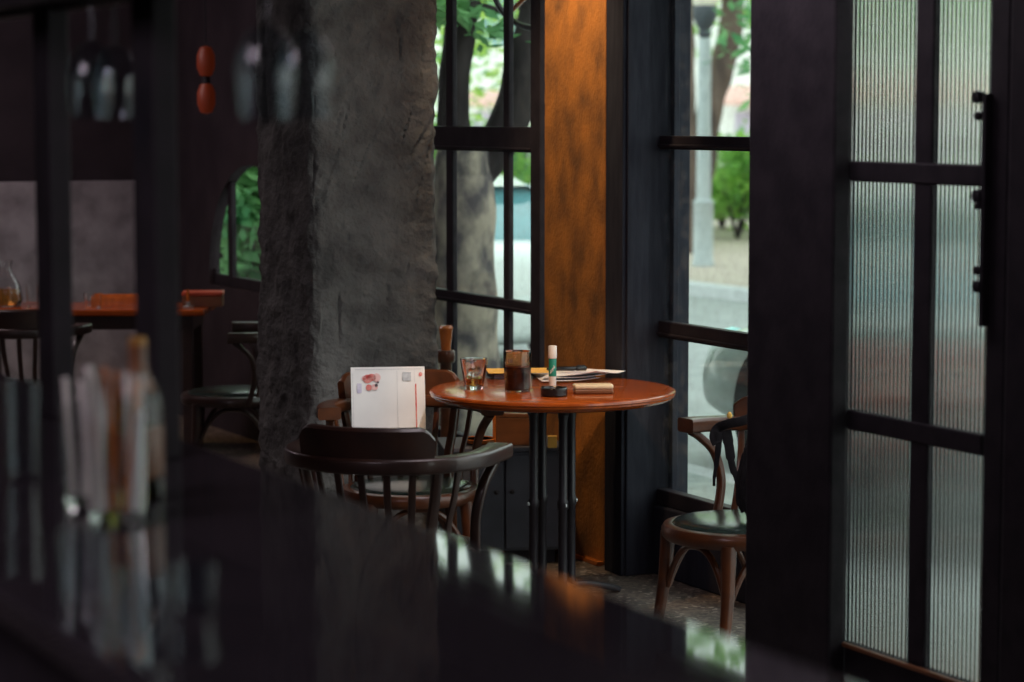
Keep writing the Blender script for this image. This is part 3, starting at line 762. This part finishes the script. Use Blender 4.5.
# spoked wheel outside the left window
def wheel():
    u, z = at_n(541, -22, 4.86)
    t = thing('spoked_wheel', 'black hoop with orange wooden spokes hanging outside the window top', 'wheel', W(u, 4.86, z), FROT)
    rad = .47
    px = [(rad * math.cos(2*PI*k/48), 0, .215 * math.sin(2*PI*k/48)) for k in range(48)]
    MB().tube(px, .014, 8, (0, 1, 0), True).build('rim', 'black_metal', t, True)
    for k in range(8):
        a = 2*PI*k/8 + .0
        MB().tube([(.05 * math.cos(a), 0, .04 * math.sin(a)), (rad * .98 * math.cos(a), 0, .21 * math.sin(a))], .011, 8, (0, 1, 0)).build('spoke', 'orange_wood', t, True)
    MB().lathe([(0, -.03), (.05, -.03), (.055, 0), (.05, .03), (0, .03)], 20).build('hub', 'black_metal', t, True).rotation_euler[0] = PI/2
    MB().tube([(0, 0, .2), (0, 0, 2.9 - z)], .005, 6, (0, 1, 0)).build('chain', 'black_metal', t, True)
wheel()

# ------------------------------------------------------------------ bar counter in the foreground
ce = at_Y(600, 590, 2.75); CZ = ce.z; CN = ce.dot(NX)
def counter():
    t = thing('bar_counter', 'glossy black bar counter across the foreground', 'counter', (0, 0, 0), FROT)
    MB().box(-6.6, 1.2, CN - .62, CN, CZ - .04, CZ).build('worktop', 'counter', t, False, .006, 3)
    MB().box(-6.5, 1.1, CN - .55, CN - .06, .08, CZ - .04).build('front_panel', 'black_paint', t, False)
    MB().box(-6.5, 1.1, CN - .50, CN - .10, 0, .08).build('plinth', 'black_paint', t, False)
counter()
# rack with hanging stemware on the counter's far end
def pt_counter(px, py): 
    return at_z(px, py, CZ)
def rack():
    n_r = CN - .10
    uA, uB, uC = u_of(55, n_r), u_of(157, n_r), u_of(283, n_r)
    t = thing('glass_rack', 'black standing rack over the bar counter for hanging glasses', 'rack', W((uA+uB)/2, n_r, CZ), FROT)
    um = (uA + uB) / 2; zt = 1.915 - CZ
    k = 1.0
    for u, half in ((uA, .028), (uB, .031)):
        MB().box(u - um - half * 1.7, u - um + half * 1.7, -.02, .02, 0, zt).build('post', 'rack_paint', t, False, .004)
    MB().box(uA - um - .9, uC - um + .35, -.16, .06, zt, zt + .03).build('top_shelf', 'rack_paint', t, False, .004)
    for v in (-.13, -.10, 0, .03): 
        MB().box(uA - um - .85, uC - um + .30, v - .006, v + .006, zt - .03, zt - .002).build('hanger_rail', 'black_metal', t, False, .002)
    return zt + CZ, n_r
zr_, n_r = rack()
def wineglass(px, n, label, s=1.0):
    u = u_of(px, n, 80)
    t = thing('wine_glass', label, 'glass', W(u, n, zr_ - .006), 0, 'wine glasses hanging upside down from the bar rack')
    foot = [(0, 0), (.034 * s, 0), (.034 * s, -.003), (.008, -.008), (.0035, -.02), (.0035, -.085), (.006, -.095)]
    MB().lathe([(0.0, 0), (.034*s, 0), (.035*s, -.003), (.010, -.009), (.004, -.02), (.004, -.088), (.0, -.095)], 32).build('stem', 'thin_glass', t, True)
    MB().lathe([(.003, -.092), (.018*s, -.100), (.033*s, -.120), (.040*s, -.150), (.038*s, -.185), (.033*s, -.215), (.0315*s, -.215), (.0365*s, -.185), (.0385*s, -.150), (.0315*s, -.122), (.017*s, -.102), (.0, -.096)], 36).build('bowl', 'thin_glass', t, True)
wineglass(115, n_r - .02, 'hanging wine glass between the two black rack posts')
wineglass(92, n_r - .115, 'hanging wine glass close to the left rack post, nearer the viewer')
wineglass(266, n_r - .115, 'hanging wine glass in front of the brown column side, near row')
wineglass(305, n_r - .02, 'hanging wine glass over the grey column face')

# tumblers and bottle on the counter
def tumbler(px, py, h, r, label, m='thin_glass', extra=None):
    p = pt_counter(px, py)
    t = thing('bar_glass', label, 'glass', p, 0, 'glasses standing on the bar counter')
    MB().lathe([(0, .0005), (r*.82, .0005), (r*.85, .004), (r, h), (r*.95, h), (r*.79, .014), (0, .012)], 36).build('glass_body', m, t, True)
    return t, p
t, p = tumbler(118, 520, .20, .043, 'tall clear glass holding orange stirrers on the bar counter', 'clear')
for k in range(7):
    a = k * .9; r0, r1 = .018, .034
    MB().tube([(r0*math.cos(a), r0*math.sin(a), .016), (r1*math.cos(a+.4), r1*math.sin(a+.4), .19 + .008*(k % 3))], .0035, 8).build('stirrer', ('orange_wood', 'white_plastic', 'orange_wood')[k % 3], t, True)
MB().tube([(-.030, -.010, .016), (-.034, -.012, .21)], .006, 10).build('highlight_straw', 'white_plastic', t, True)  # white straws added as highlights on the bar glasses
MB().tube([(.026, -.016, .016), (.034, -.016, .15)], .006, 10).build('highlight_straw', 'paper', t, True)
t, p = tumbler(86, 505, .145, .034, 'clear glass with white highlight straws just left of the tall stirrer glass', 'clear')
for k in range(4):
    MB().tube([(.016 * math.cos(k * 1.6), .016 * math.sin(k * 1.6), .016), (.026 * math.cos(k * 1.6 + .3), .026 * math.sin(k * 1.6 + .3), .165 + .008 * k)], .0045, 8).build('highlight_straw', 'white_plastic', t, True)  # white bundle stands for bright highlights in the glass
p = pt_counter(140, 500)
t = thing('olive_bottle', 'dark olive bottle with an amber neck behind the stirrer glass', 'bottle', p)
MB().lathe([(0, 0), (.031, 0), (.034, .006), (.034, .135), (.028, .155), (.0, .156)], 32).build('bottle_body', glass('olive_glass', (0.10, 0.11, 0.04), .05), t, True)
MB().lathe([(0, .157), (.0265, .157), (.016, .178), (.0125, .195), (.0125, .222), (0, .222)], 28).build('neck', 'box_wood', t, True)
MB().lathe([(0, .222), (.0125, .222), (.013, .224), (.012, .231), (.009, .233), (0, .233)], 28).build('cap', mat('glow_cap', (.48, .24, .06), .4, metal=.3), t, True)  # cap colour stands for a small amber glow
MB().lathe([(.0343, .035), (.0346, .036), (.0346, .105), (.0343, .106)], 32).build('label_band', 'box_wood', t, True)
tumbler(86, 605, .085, .032, 'low tumbler on the near left of the bar counter')
tumbler(140, 655, .085, .034, 'low tumbler on the bar counter, close to the bottom edge')
tumbler(195, 612, .055, .025, 'small shot glass on the bar counter')
tumbler(24, 480, .15, .030, 'tall narrow glass left of the left rack post')

# ------------------------------------------------------------------ back of the room: long table, things on it
def far_table():
    a = at_Y(-40, 300, 11.9); b = at_Y(205, 300, 11.9); zt = .745
    t = thing('long_table', 'long wooden table in the dark back of the room', 'table', ((a.x + b.x)/2, 12.1, 0), 0)
    w = (b.x - a.x) / 2
    MB().box(-w, w, -.25, .25, zt - .03, zt).build('tabletop', 'top_wood', t, False, .006)
    MB().box(-w + .06, w - .06, -.21, .21, zt - .10, zt - .03).build('apron', 'dark_shaded_wood', t, False)
    for x in (-w + .09, w - .09):
        for y in (-.18, .18):
            MB().box(x - .025, x + .025, y - .025, y + .025, 0, zt - .1).build('leg', 'dark_shaded_wood', t, False, .004)
    return zt
zf = far_table()
def ft(px, Y): 
    q = at_Y(px, 300, Y); return Vector((q.x, Y, zf + .0005))
t = thing('carafe', 'clear carafe of orange drink at the left end of the long table', 'carafe', ft(6, 12.1))
MB().lathe([(0, 0), (.07, 0), (.085, .03), (.07, .11), (.03, .17), (.028, .20), (.036, .23), (.033, .23), (.025, .20), (.027, .17), (.066, .11), (.08, .03), (.066, .006), (0, .006)], 32).build('carafe_body', 'clear', t, True)
MB().lathe([(0, .008), (.064, .008), (.078, .03), (.068, .09), (0, .09)], 32).build('drink', 'amber', t, True)
def fglass(px, Y, r, h, label, m='clear'):
    t = thing('drinking_glass', label, 'glass', ft(px, Y), 0, 'glasses on the long table at the back')
    MB().lathe([(0, 0), (r*.85, 0), (r, h), (r*.93, h), (r*.78, .008), (0, .008)], 28).build('glass_body', m, t, True)
fglass(33, 12.05, .035, .11, 'tall clear glass right of the carafe on the long table')
fglass(93, 11.98, .045, .075, 'ribbed clear glass seen between the rack posts on the long table')
t = thing('tray', 'orange wooden tray on the long table behind the ribbed glass', 'tray', ft(118, 12.2), .1)
MB().box(-.13, .13, -.11, .11, 0, .012).build('tray_floor', 'orange_wood', t, False, .002)
for (x0, x1, y0, y1) in ((-.13, .13, -.11, -.098), (-.13, .13, .098, .11), (-.13, -.118, -.098, .098), (.118, .13, -.098, .098)):
    MB().box(x0, x1, y0, y1, .012, .045).build('tray_side', 'orange_wood', t, False, .002)
t = thing('red_box', 'flat red-brown box on the right end of the long table', 'box', ft(213, 12.1) - Vector((.05, 0, 0)), .05)
MB().box(-.10, .10, -.07, .07, 0, .055).build('box_body', 'box_wood', t, False, .004)
MB().box(-.103, .103, -.073, .073, .056, .075).build('lid', mat('red_lid', (.45, .07, .03), .5), t, False, .004)
t = thing('candle', 'thin candle in a small holder left of the red box', 'candle', ft(188, 12.0), 0)
MB().lathe([(0, 0), (.03, 0), (.03, .006), (.012, .012), (.011, .03), (0, .03)], 20).build('holder', 'alloy', t, True)
MB().lathe([(0, .03), (.008, .03), (.008, .09), (0, .09)], 14).build('candle_stick', 'orange_wood', t, True)
# chair backs in the dark by the far wall
c2 = make_chair('bentwood armchair at the right end of the dark long table', (at_Y(243, 330, 11.1).x, 11.1, 0), math.radians(95), 'dark_shaded_wood', 47, group='armchairs in the dark back of the room')
c3 = make_chair('bentwood armchair before the dark long table, left of the black rack post', (at_Y(20, 330, 11.3).x, 11.3, 0), math.radians(-5), 'dark_shaded_wood', 47, group='armchairs in the dark back of the room')
# red glass lamp
q = at_Y(206, 80, 12.2)
t = thing('pendant_lamp', 'dim two-tier red glass pendant lamp in the dark back', 'lamp', q)
for dz in (.092, -.092):
    MB().lathe([(0, dz - .08), (.03, dz - .07), (.046, dz - .03), (.046, dz + .03), (.03, dz + .07), (0, dz + .08)], 24).build('lamp_glass', 'red_glow', t, True)
MB().tube([(0, 0, .185), (0, 0, CEIL - q.z)], .004, 6, (0, 1, 0)).build('cord', 'black_metal', t, True)
MB().lathe([(.0, -.026), (.02, -.02), (.02, .02), (0, .026)], 14).build('joint', 'black_metal', t, True)

# ------------------------------------------------------------------ the street
def slab(name, m, u0, u1, n0, n1, z0, z1): return struct(fbox(name, m, u0, u1, n0, n1, z0, z1))
slab('pavement', 'pavement', -60, 12, 4.62, 5.9, -.2, 0.0)
slab('kerb', 'kerb', -60, 12, 5.9, 6.05, -.2, 0.0)
slab('road', 'asphalt', -60, 12, 6.05, 12.2, -.3, -.06)
slab('kerb_far', 'kerb', -60, 12, 12.2, 12.45, -.3, .05)
slab('pavement_far', 'far_pavement', -60, 12, 12.45, 40, -.3, .02)

def leaves(center, radii, count, size, rnd, clumps=26, zmin=0.0, at=Vector((9, 9, 0))):
    mb = MB(); C = Vector(center)
    cl = []
    for _ in range(clumps):
        while True:
            v = Vector((rnd.uniform(-1, 1), rnd.uniform(-1, 1), rnd.uniform(-1, 1)))
            if v.length < 1: break
        cl.append((v, rnd.uniform(.16, .34)))
    vs = []; fs = []
    for _ in range(count):
        v, s = rnd.choice(cl)
        d = Vector((rnd.gauss(0, s), rnd.gauss(0, s), rnd.gauss(0, s * .7)))
        p = C + Vector(((v.x + d.x) * radii[0], (v.y + d.y) * radii[1], (v.z + d.z) * radii[2]))
        if p.z < max(0.1, zmin): continue
        if p.dot(NX) + at.dot(NX) < 4.95: continue
        a = Vector((rnd.gauss(0, 1), rnd.gauss(0, 1), rnd.gauss(0, .6))).normalized(); b = a.cross(Vector((rnd.gauss(0, .4), rnd.gauss(0, .4), 1))).normalized()
        l = size * rnd.uniform(.7, 1.3); w = l * .45
        o = len(vs)
        vs += [p - a * l * .5, p + b * w * .5, p + a * l * .5, p - b * w * .5]; fs.append((o, o+1, o+2, o+3))
    mb.add(vs, fs); return mb
rnd = random.Random(21)
def trunk(t, pts, rads, m, name='trunk'):
    p = bez(pts, 8); n = len(p); k = len(rads) - 1
    rr = []
    for i in range(n):
        s = i / (n - 1) * k; j = min(int(s), k - 1); rr.append(rads[j] + (rads[j+1] - rads[j]) * (s - j))
    mb = MB().tube(p, rr, 16)
    mb.v = [tuple(Vector(v) * 1 + Vector((noise.noise(Vector(v) * 4), noise.noise(Vector(v) * 4 + Vector((5, 5, 5))), 0)) * .025) for v in mb.v]
    return mb.build(name, m, t, True)
# near street tree in the left window
Yt = 12.9
base = at_Y(464, 420, Yt); base = Vector((base.x, Yt, 0))
def rel(px, py, Y=Yt): return at_Y(px, py, Y) - base
t = thing('street_tree', 'mottled thick street tree trunk forking outside the left window', 'tree', base)
trunk(t, [(0.0, 0, -.02), rel(464, 345), rel(463, 240), rel(463, 170), rel(467, 140)], [.21, .180, .172, .165, .13], 'bark')
trunk(t, [rel(461, 165), rel(454, 115), rel(456, 60), rel(464, 0), rel(474, -70), rel(484, -170)], [.10, .088, .088, .10, .08, .06], 'dark_bark', 'branch')
trunk(t, [rel(478, 175), rel(496, 150, Yt + .02), rel(514, 112, Yt + .05), rel(526, 55, Yt + .1), rel(534, 0, Yt + .2), rel(545, -200, Yt + .4)], [.09, .10, .105, .10, .08, .05], 'dark_bark', 'branch')
trunk(t, [rel(466, 5), rel(484, 6, Yt + .1), rel(504, 10, Yt + .3), rel(530, 2, Yt + .5)], [.03, .02, .016, .01], 'dark_bark', 'twig')
leaves((.3, .9, 4.0), (1.9, 1.7, .85), 4200, .15, rnd, 44, 2.75, base).build('crown', 'leaf', t, False, fix=False)
lv = leaves(rel(458, 10), (.30, .3, .20), 130, .12, rnd, 8, 0, base); lv.build('low_leaves', 'leaf2', t, False, fix=False)
def tree(px, Y, tr, m, crown, cm, label, lean=0.0, name='street_tree', curve=None, cnt=5000, size=.2):
    b = at_Y(px, 200, Y); b.z = 0.0
    t = thing(name, label, 'tree', b, 0, 'trees across the street')
    if curve: pts = [(x - b.x, Y_ - b.y, z) for (x, Y_, z) in curve]
    else: pts = [(0, 0, -.02), (lean * .3, 0, 1.0), (lean * .7, 0, 2.2), (lean, 0, 3.6)]
    trunk(t, pts, tr, m)
    c, r = crown
    leaves(c, r, cnt, size, rnd, 34, c[2] - r[2] * 1.1, b).build('crown', cm, t, False, fix=False)
    return t
tree(684, 29.5, [.19, .15, .13, .10], 'mid_bark', ((0.2, 2.6, 4.8), (3.0, 2.2, 1.9)), 'leaf', 'dark straight tree trunk just left of the street lamp post', cnt=2600, size=.22)
cv = [tuple(at_Y(x, y, 31)) for x, y in ((690, 262), (700, 180), (711, 105), (724, 60), (732, 15), (735, -40), (728, -120))]
tree(690, 31, [.17, .17, .17, .16, .15, .13, .08], 'mid_bark', ((1.4, 2.4, 5.0), (2.8, 2.2, 2.0)), 'leaf3', 'curved tree trunk leaning right behind the street lamp post', curve=cv, cnt=2200, size=.24)
tree(455, 30, [.16, .13, .11, .09], 'mid_bark', ((-.9, 1.2, 3.9), (2.2, 2.4, 2.4)), 'leaf3', 'tree across the street seen through the left window', cnt=2600, size=.22)
tree(520, 38, [.16, .13, .11, .09], 'mid_bark', ((0, 0, 4.6), (3.4, 3, 3.0)), 'leaf', 'farther tree across the street behind the ochre pillar', cnt=2400, size=.25)
tree(240, 24, [.14, .12, .10, .08], 'mid_bark', ((-.2, 0, 2.6), (2.6, 2.4, 2.0)), 'leaf2', 'tree seen through the arch-topped window', cnt=3000, size=.14)
tree(850, 24, [.16, .13, .11, .09], 'mid_bark', ((.5, 0, 3.2), (1.5, 1.9, 1.3)), 'leaf2', 'tree across the street behind the left column of ribbed panes', cnt=3200, size=.22)
tree(985, 21, [.16, .13, .11, .09], 'mid_bark', ((.5, 0, 3.1), (1.5, 1.9, 1.3)), 'leaf2', 'tree across the street behind the right column of ribbed panes', cnt=3200, size=.22)
# bushes
def bush(px, Y, r, zc, cm, label, cnt=2200):
    b = at_Y(px, 200, Y); b.z = 0.02
    t = thing('bush', label, 'bush', b, 0, 'bushes across the street')
    leaves((0, 0, zc), (r, r * .8, zc * .8), cnt, .16, rnd, 22, 0, b).build('foliage', cm, t, False, fix=False)
    s = MB()
    for k in range(5):
        a = k * 1.26; s.tube([(0, 0, -.01), (.2 * r * math.cos(a), .2 * r * math.sin(a), zc * .6), (.5 * r * math.cos(a), .5 * r * math.sin(a), zc * 1.2)], [.025, .018, .008], 6)
    s.build('stems', 'dark_bark', t, True)
bush(738, 33, .85, .80, 'leaf', 'bright green bush right of the street lamp post')
bush(722, 36, .8, .75, 'leaf3', 'yellow-green bush behind the street lamp post')
bush(790, 35, 1.2, .8, 'leaf2', 'bush hidden partly by the black pillar, across the street')
bush(450, 33, 1.0, .9, 'leaf', 'bush across the street left of the mottled trunk')
bush(500, 35, 1.1, .9, 'leaf2', 'bush across the street right of the mottled trunk')
bush(246, 14.6, .45, .85, 'leaf2', 'bush on the near pavement seen through the arch-topped window', 3000)
bush(228, 17.0, .34, .75, 'leaf2', 'smaller bush behind the one nearest the arch-topped window', 2500)

# street lamp
bl = at_z(703, 266, .02)
t = thing('street_lamp', 'pale street lamp post with dark lantern across the street', 'street lamp', bl)
Yl = bl.y
zt = at_Y(703, 40, Yl).z; zm = at_Y(703, 203, Yl).z
MB().lathe([(0, 0), (.125, 0), (.125, .05), (.112, .07), (.112, zm - .03), (.118, zm - .02), (.118, zm), (.085, zm + .02), (0, zm + .02)], 24).build('base', 'lamp_paint', t, True)
MB().lathe([(0, zm), (.083, zm), (.070, zt), (0, zt)], 24).build('pole', 'lamp_paint', t, True)
MB().lathe([(0, zt - .02), (.05, zt), (.085, zt + .05), (.06, zt + .09), (.09, zt + .13), (.13, zt + .22), (.14, zt + .33), (.125, zt + .36), (0, zt + .36)], 28).build('lamp_head', 'lamp_dark', t, True)
MB().lathe([(0, zt + .36), (.12, zt + .36), (.16, zt + .50), (.14, zt + .64), (.07, zt + .72), (0, zt + .74)], 28).build('globe', 'globe', t, True)

# cars -------------------------------------------------------------
def make_car(label, u_nose, n_side, paint, length=4.1, width=1.72):
    t = thing('car', label, 'car', W(u_nose + length/2, n_side + width/2, -.06), FROT, 'cars parked along the street')
    hw = width / 2; hl = length / 2
    # lower body loft: stations along x from nose to tail
    st = [(-hl, .30, .50, .78), (-hl + .06, .24, .62, .90), (-hl + .25, .20, .70, .96), (-hl + .75, .18, .78, 1.0), (-hl + 1.15, .18, .90, 1.0), (0, .18, .93, 1.0), (hl - .9, .18, .95, 1.0), (hl - .3, .20, .98, .97), (hl - .06, .26, .92, .92), (hl, .34, .80, .82)]
    vs = []; K = None
    for (x, zb, zt, ws) in st:
        w = hw * ws
        sec = [(-w * .94, zb), (-w, zb + .10), (-w * 1.0, zb + (zt - zb) * .55), (-w * .97, zt - .06), (-w * .88, zt), (0, zt + .025), (w * .88, zt), (w * .97, zt - .06), (w, zb + (zt - zb) * .55), (w, zb + .10), (w * .94, zb)]
        K = len(sec); vs += [(x, y, z) for y, z in sec]
    fs = [(i*K+k, i*K+(k+1) % K, (i+1)*K+(k+1) % K, (i+1)*K+k) for i in range(len(st)-1) for k in range(K)]
    fs += [tuple(range(K)), tuple((len(st)-1)*K + k for k in range(K))]
    b = MB().add(vs, fs).build('body', paint, t, True)
    sub = b.modifiers.new('smooth', 'SUBSURF'); sub.levels = 1; sub.render_levels = 2
    # glasshouse and roof
    gs = [(-hl + 1.05, .90, .88, .80), (-hl + 1.65, .90, 1.36, .70), (.35, .92, 1.42, .68), (hl - .85, .94, 1.36, .68), (hl - .28, .94, .96, .76)]
    vs = []
    for (x, zb, zt, ws) in gs:
        w = hw; vs += [(x, -w * .92, zb), (x, -w * ws, zt), (x, w * ws, zt), (x, w * .92, zb)]
    fs = [(i*4+k, i*4+k+1, (i+1)*4+k+1, (i+1)*4+k) for i in range(4) for k in range(3)] + [(0, 1, 2, 3), (16, 17, 18, 19)]
    MB().add(vs, fs).build('windows', 'car_glass', t, True)
    vs = []
    for (x, z, ws) in ((-hl + 1.58, 1.345, .71), (-hl + 1.9, 1.40, .70), (.35, 1.44, .69), (hl - .95, 1.385, .69), (hl - .75, 1.33, .69)):
        w = hw * ws; vs += [(x, -w, z - .02), (x, -w * .9, z + .02), (x, w * .9, z + .02), (x, w, z - .02)]
    fs = [(i*4+k, i*4+k+1, (i+1)*4+k+1, (i+1)*4+k) for i in range(4) for k in range(3)]
    MB().add(vs, fs).build('roof', paint, t, True)
    for s in (-1, 1):
        pl = MB()
        for (x0, z0, x1, z1) in ((-hl + 1.08, .90, -hl + 1.66, 1.36), (.05, .93, .05, 1.40), (hl - .32, .96, hl - .80, 1.36)):
            pl.tube([(x0, s * hw * .93, z0), (x1, s * hw * .71, z1)], .035, 8)
        pl.build('pillars', paint, t, True)
        for x in (-hl + .88, hl - .78):
            w = MB().lathe([(0, -.10), (.22, -.10), (.29, -.09), (.31, -.05), (.31, .05), (.29, .09), (.22, .10), (.20, .07), (0, .07)], 32).build('wheel', 'tyre', t, True)
            w.matrix_local = Matrix.Translation((x, s * (hw - .10), .31)) @ Matrix.Rotation(-s * PI/2, 4, 'X')
            MB().lathe([(0, .075), (.19, .075), (.20, .085), (.05, .10), (0, .10)], 20, flute=lambda a, z: 1).build('hubcap', 'alloy', w, True)
            MB().lathe([(0, 0), (.335, 0), (.335, .02), (0, .02)], 32).build('wheel_arch', 'tyre', t, True).matrix_local = Matrix.Translation((x, s * (hw - .012), .33)) @ Matrix.Rotation(-s * PI/2, 4, 'X')
        MB().lathe([(0, -.12), (.06, -.10), (.085, 0), (.06, .10), (0, .12)], 16).build('headlight', 'lampglass', t, True).matrix_local = Matrix.Translation((-hl + .13, s * hw * .72, .60)) @ Matrix.Rotation(PI/2, 4, 'X') @ Matrix.Scale(.6, 4, (1, 0, 0))
        MB().box(hl - .08, hl - .02, s * hw * .62 - .12, s * hw * .62 + .12, .70, .84).build('tail_light', 'car_red', t, False, .02)
    return t
make_car('pale silver-white car whose nose shows at the right window bottom', -10.62, 6.3, 'car_silver')
make_car('white car parked behind the mottled trunk', -18.4, 6.3, 'car_white').scale = (1, 1, .94)
# scooter seen through ribbed glass
def scooter():
    q = at_Y(966, 340, 9.4); p = Vector((q.x, q.y, 0))
    t = thing('motor_scooter', 'red motor scooter parked outside behind the ribbed glass', 'scooter', p, FROT + .1)
    MB().sweep(bez([(-.62, 0, .55), (-.45, 0, .72), (-.1, 0, .80), (.12, 0, .70), (.2, 0, .45), (.05, 0, .35)], 6), rrect(.26, .16, .05)).build('body', 'car_red', t, True)
    MB().sweep(bez([(.55, 0, .30), (.50, 0, .55), (.44, 0, .86)], 6), rrect(.34, .06, .025), up=(1, 0, 0)).build('leg_shield', 'car_red', t, True)
    MB().box(-.05, .5, -.13, .13, .27, .32).build('footboard', 'tyre', t, False, .02)
    MB().box(-.55, .08, -.13, .13, .80, .87).build('seat', 'tyre', t, True, .03, 3)
    MB().tube([(.40, -.32, .95), (.44, -.1, .98), (.44, .1, .98), (.40, .32, .95)], .016, 8).build('handlebar', 'black_metal', t, True)
    MB().lathe([(0, -.05), (.07, -.05), (.085, .02), (0, .05)], 20, (.50, 0, .88)).build('headlight', 'lampglass', t, True)
    for x in (-.48, .62):
        w = MB().lathe([(0, -.045), (.16, -.045), (.215, -.03), (.225, 0), (.215, .03), (.16, .045), (0, .045)], 28).build('wheel', 'tyre', t, True)
        w.matrix_local = Matrix.Translation((x, 0, .225)) @ Matrix.Rotation(PI/2, 4, 'X')
scooter()
# building across the street
def building():
    t = thing('building', 'pale building across the street with a red awning', 'building', W(0, 30, .02), FROT)
    MB().box(-70, 6, 0, 4, -.02, 9).build('wall', 'building', t, False)
    for k in range(9):
        u = -62 + k * 7.0
        MB().box(u, u + 3.4, -.05, -.01, .3, 1.75).build('shutter', 'lilac_shutter', t, False)
        vs = [(u - .2, 0, 2.35), (u + 3.6, 0, 2.35), (u + 3.6, -.9, 2.02), (u - .2, -.9, 2.02), (u - .2, 0, 2.30), (u + 3.6, 0, 2.30), (u + 3.6, -.9, 1.90), (u - .2, -.9, 1.90)]
        MB().add(vs, [(0, 1, 2, 3), (4, 7, 6, 5), (3, 2, 6, 7), (0, 4, 5, 1), (0, 3, 7, 4), (1, 5, 6, 2)]).build('awning', 'awning', t, False)
        f = MB().box(u + .6, u + 2.6, -.04, -.01, 3.6, 5.6).build('window', 'car_glass', t, False)
        MB().box(u + .5, u + 2.7, -.08, -.045, 3.5, 3.6).build('sill', 'building', f, False)
building()

# ------------------------------------------------------------------ light
world = bpy.data.worlds.new('overcast_sky'); scene.world = world; world.use_nodes = True
wn, wl = world.node_tree.nodes, world.node_tree.links
bg = wn['Background']; bg.inputs['Strength'].default_value = 2.25
tc = wn.new('ShaderNodeTexCoord'); sx = wn.new('ShaderNodeSeparateXYZ'); cr = wn.new('ShaderNodeValToRGB')
wl.new(tc.outputs['Generated'], sx.inputs['Vector']); wl.new(sx.outputs['Z'], cr.inputs['Fac'])
cr.color_ramp.elements[0].color = (.92, 1.0, .95, 1); cr.color_ramp.elements[1].color = (.85, .97, 1.0, 1)
wl.new(cr.outputs['Color'], bg.inputs['Color'])

def lamp(kind, name, loc, energy, color, target=None, **k):
    d = bpy.data.lights.new(name, kind); d.energy = energy; d.color = color
    for a, v in k.items(): setattr(d, a, v)
    o = bpy.data.objects.new(name, d); COL.objects.link(o); o.location = loc
    if target is not None: o.rotation_euler = (Vector(target) - Vector(loc)).to_track_quat('-Z', 'Y').to_euler()
    return o
WARM = (1.0, .62, .30)
# soft fill lights added over room, bar and back to lift dark tones
lamp('AREA', 'room_fill', (.45, 6.4, 2.42), 17, (1.0, .88, .95), (.3, 6.5, 0), size=1.1)
lamp('AREA', 'bar_fill', (-1.7, 2.2, 2.85), 36, (1.0, .84, .98), (-.6, 3.6, 0), size=1.4)
lamp('AREA', 'back_room_fill', (-3.3, 11.2, 2.9), 40, (1.0, .82, .86), (-2.9, 12.2, 0), size=1.2)
# spot over the ochre pillar
pm_ = (u_pil0 + u_pil1) / 2
lamp('SPOT', 'pillar_spot', W(pm_ + .05, 3.75, 2.9), 95, (1.0, .74, .46), W(pm_, 4.375, 1.75), spot_size=math.radians(62), spot_blend=.7, shadow_soft_size=.05)
# spot over the table
lamp('SPOT', 'table_spot', (TC.x - .15, TC.y - 1.1, 2.55), 100, WARM, (TC.x, TC.y, TZ), spot_size=math.radians(34), spot_blend=.7, shadow_soft_size=.06)
# added spot, brightens the newsprint on the chair by the column
lamp('SPOT', 'newsprint_fill', (.35, 6.9, 2.9), 140, (1.0, .95, .93), (-.45, 8.6, .72), spot_size=math.radians(22), spot_blend=.9, shadow_soft_size=.08)
# lamp at the back table
lamp('SPOT', 'back_spot', (-2.1, 11.9, 2.9), 34, WARM, (-2.1, 12.2, .7), spot_size=math.radians(70), spot_blend=.8, shadow_soft_size=.05)

# ------------------------------------------------------------------ camera
cd = bpy.data.cameras.new('camera'); cam = bpy.data.objects.new('camera', cd); COL.objects.link(cam)
cam.location = (0, 0, H); cam.rotation_euler = (PI/2 - PITCH, 0, 0)
cd.sensor_width = 36; cd.lens = 85; cd.clip_start = .05; cd.clip_end = 400
cd.dof.use_dof = True; cd.dof.focus_distance = 8.1; cd.dof.aperture_fstop = 3.0
scene.camera = cam
vs_ = scene.view_settings
vs_.view_transform = 'Standard'; vs_.look = 'None'; vs_.gamma = 1; vs_.use_curve_mapping = False; vs_.exposure = 0
scene.cycles.use_denoising = True
scene.cycles.max_bounces = 14; scene.cycles.transparent_max_bounces = 24; scene.cycles.transmission_bounces = 14
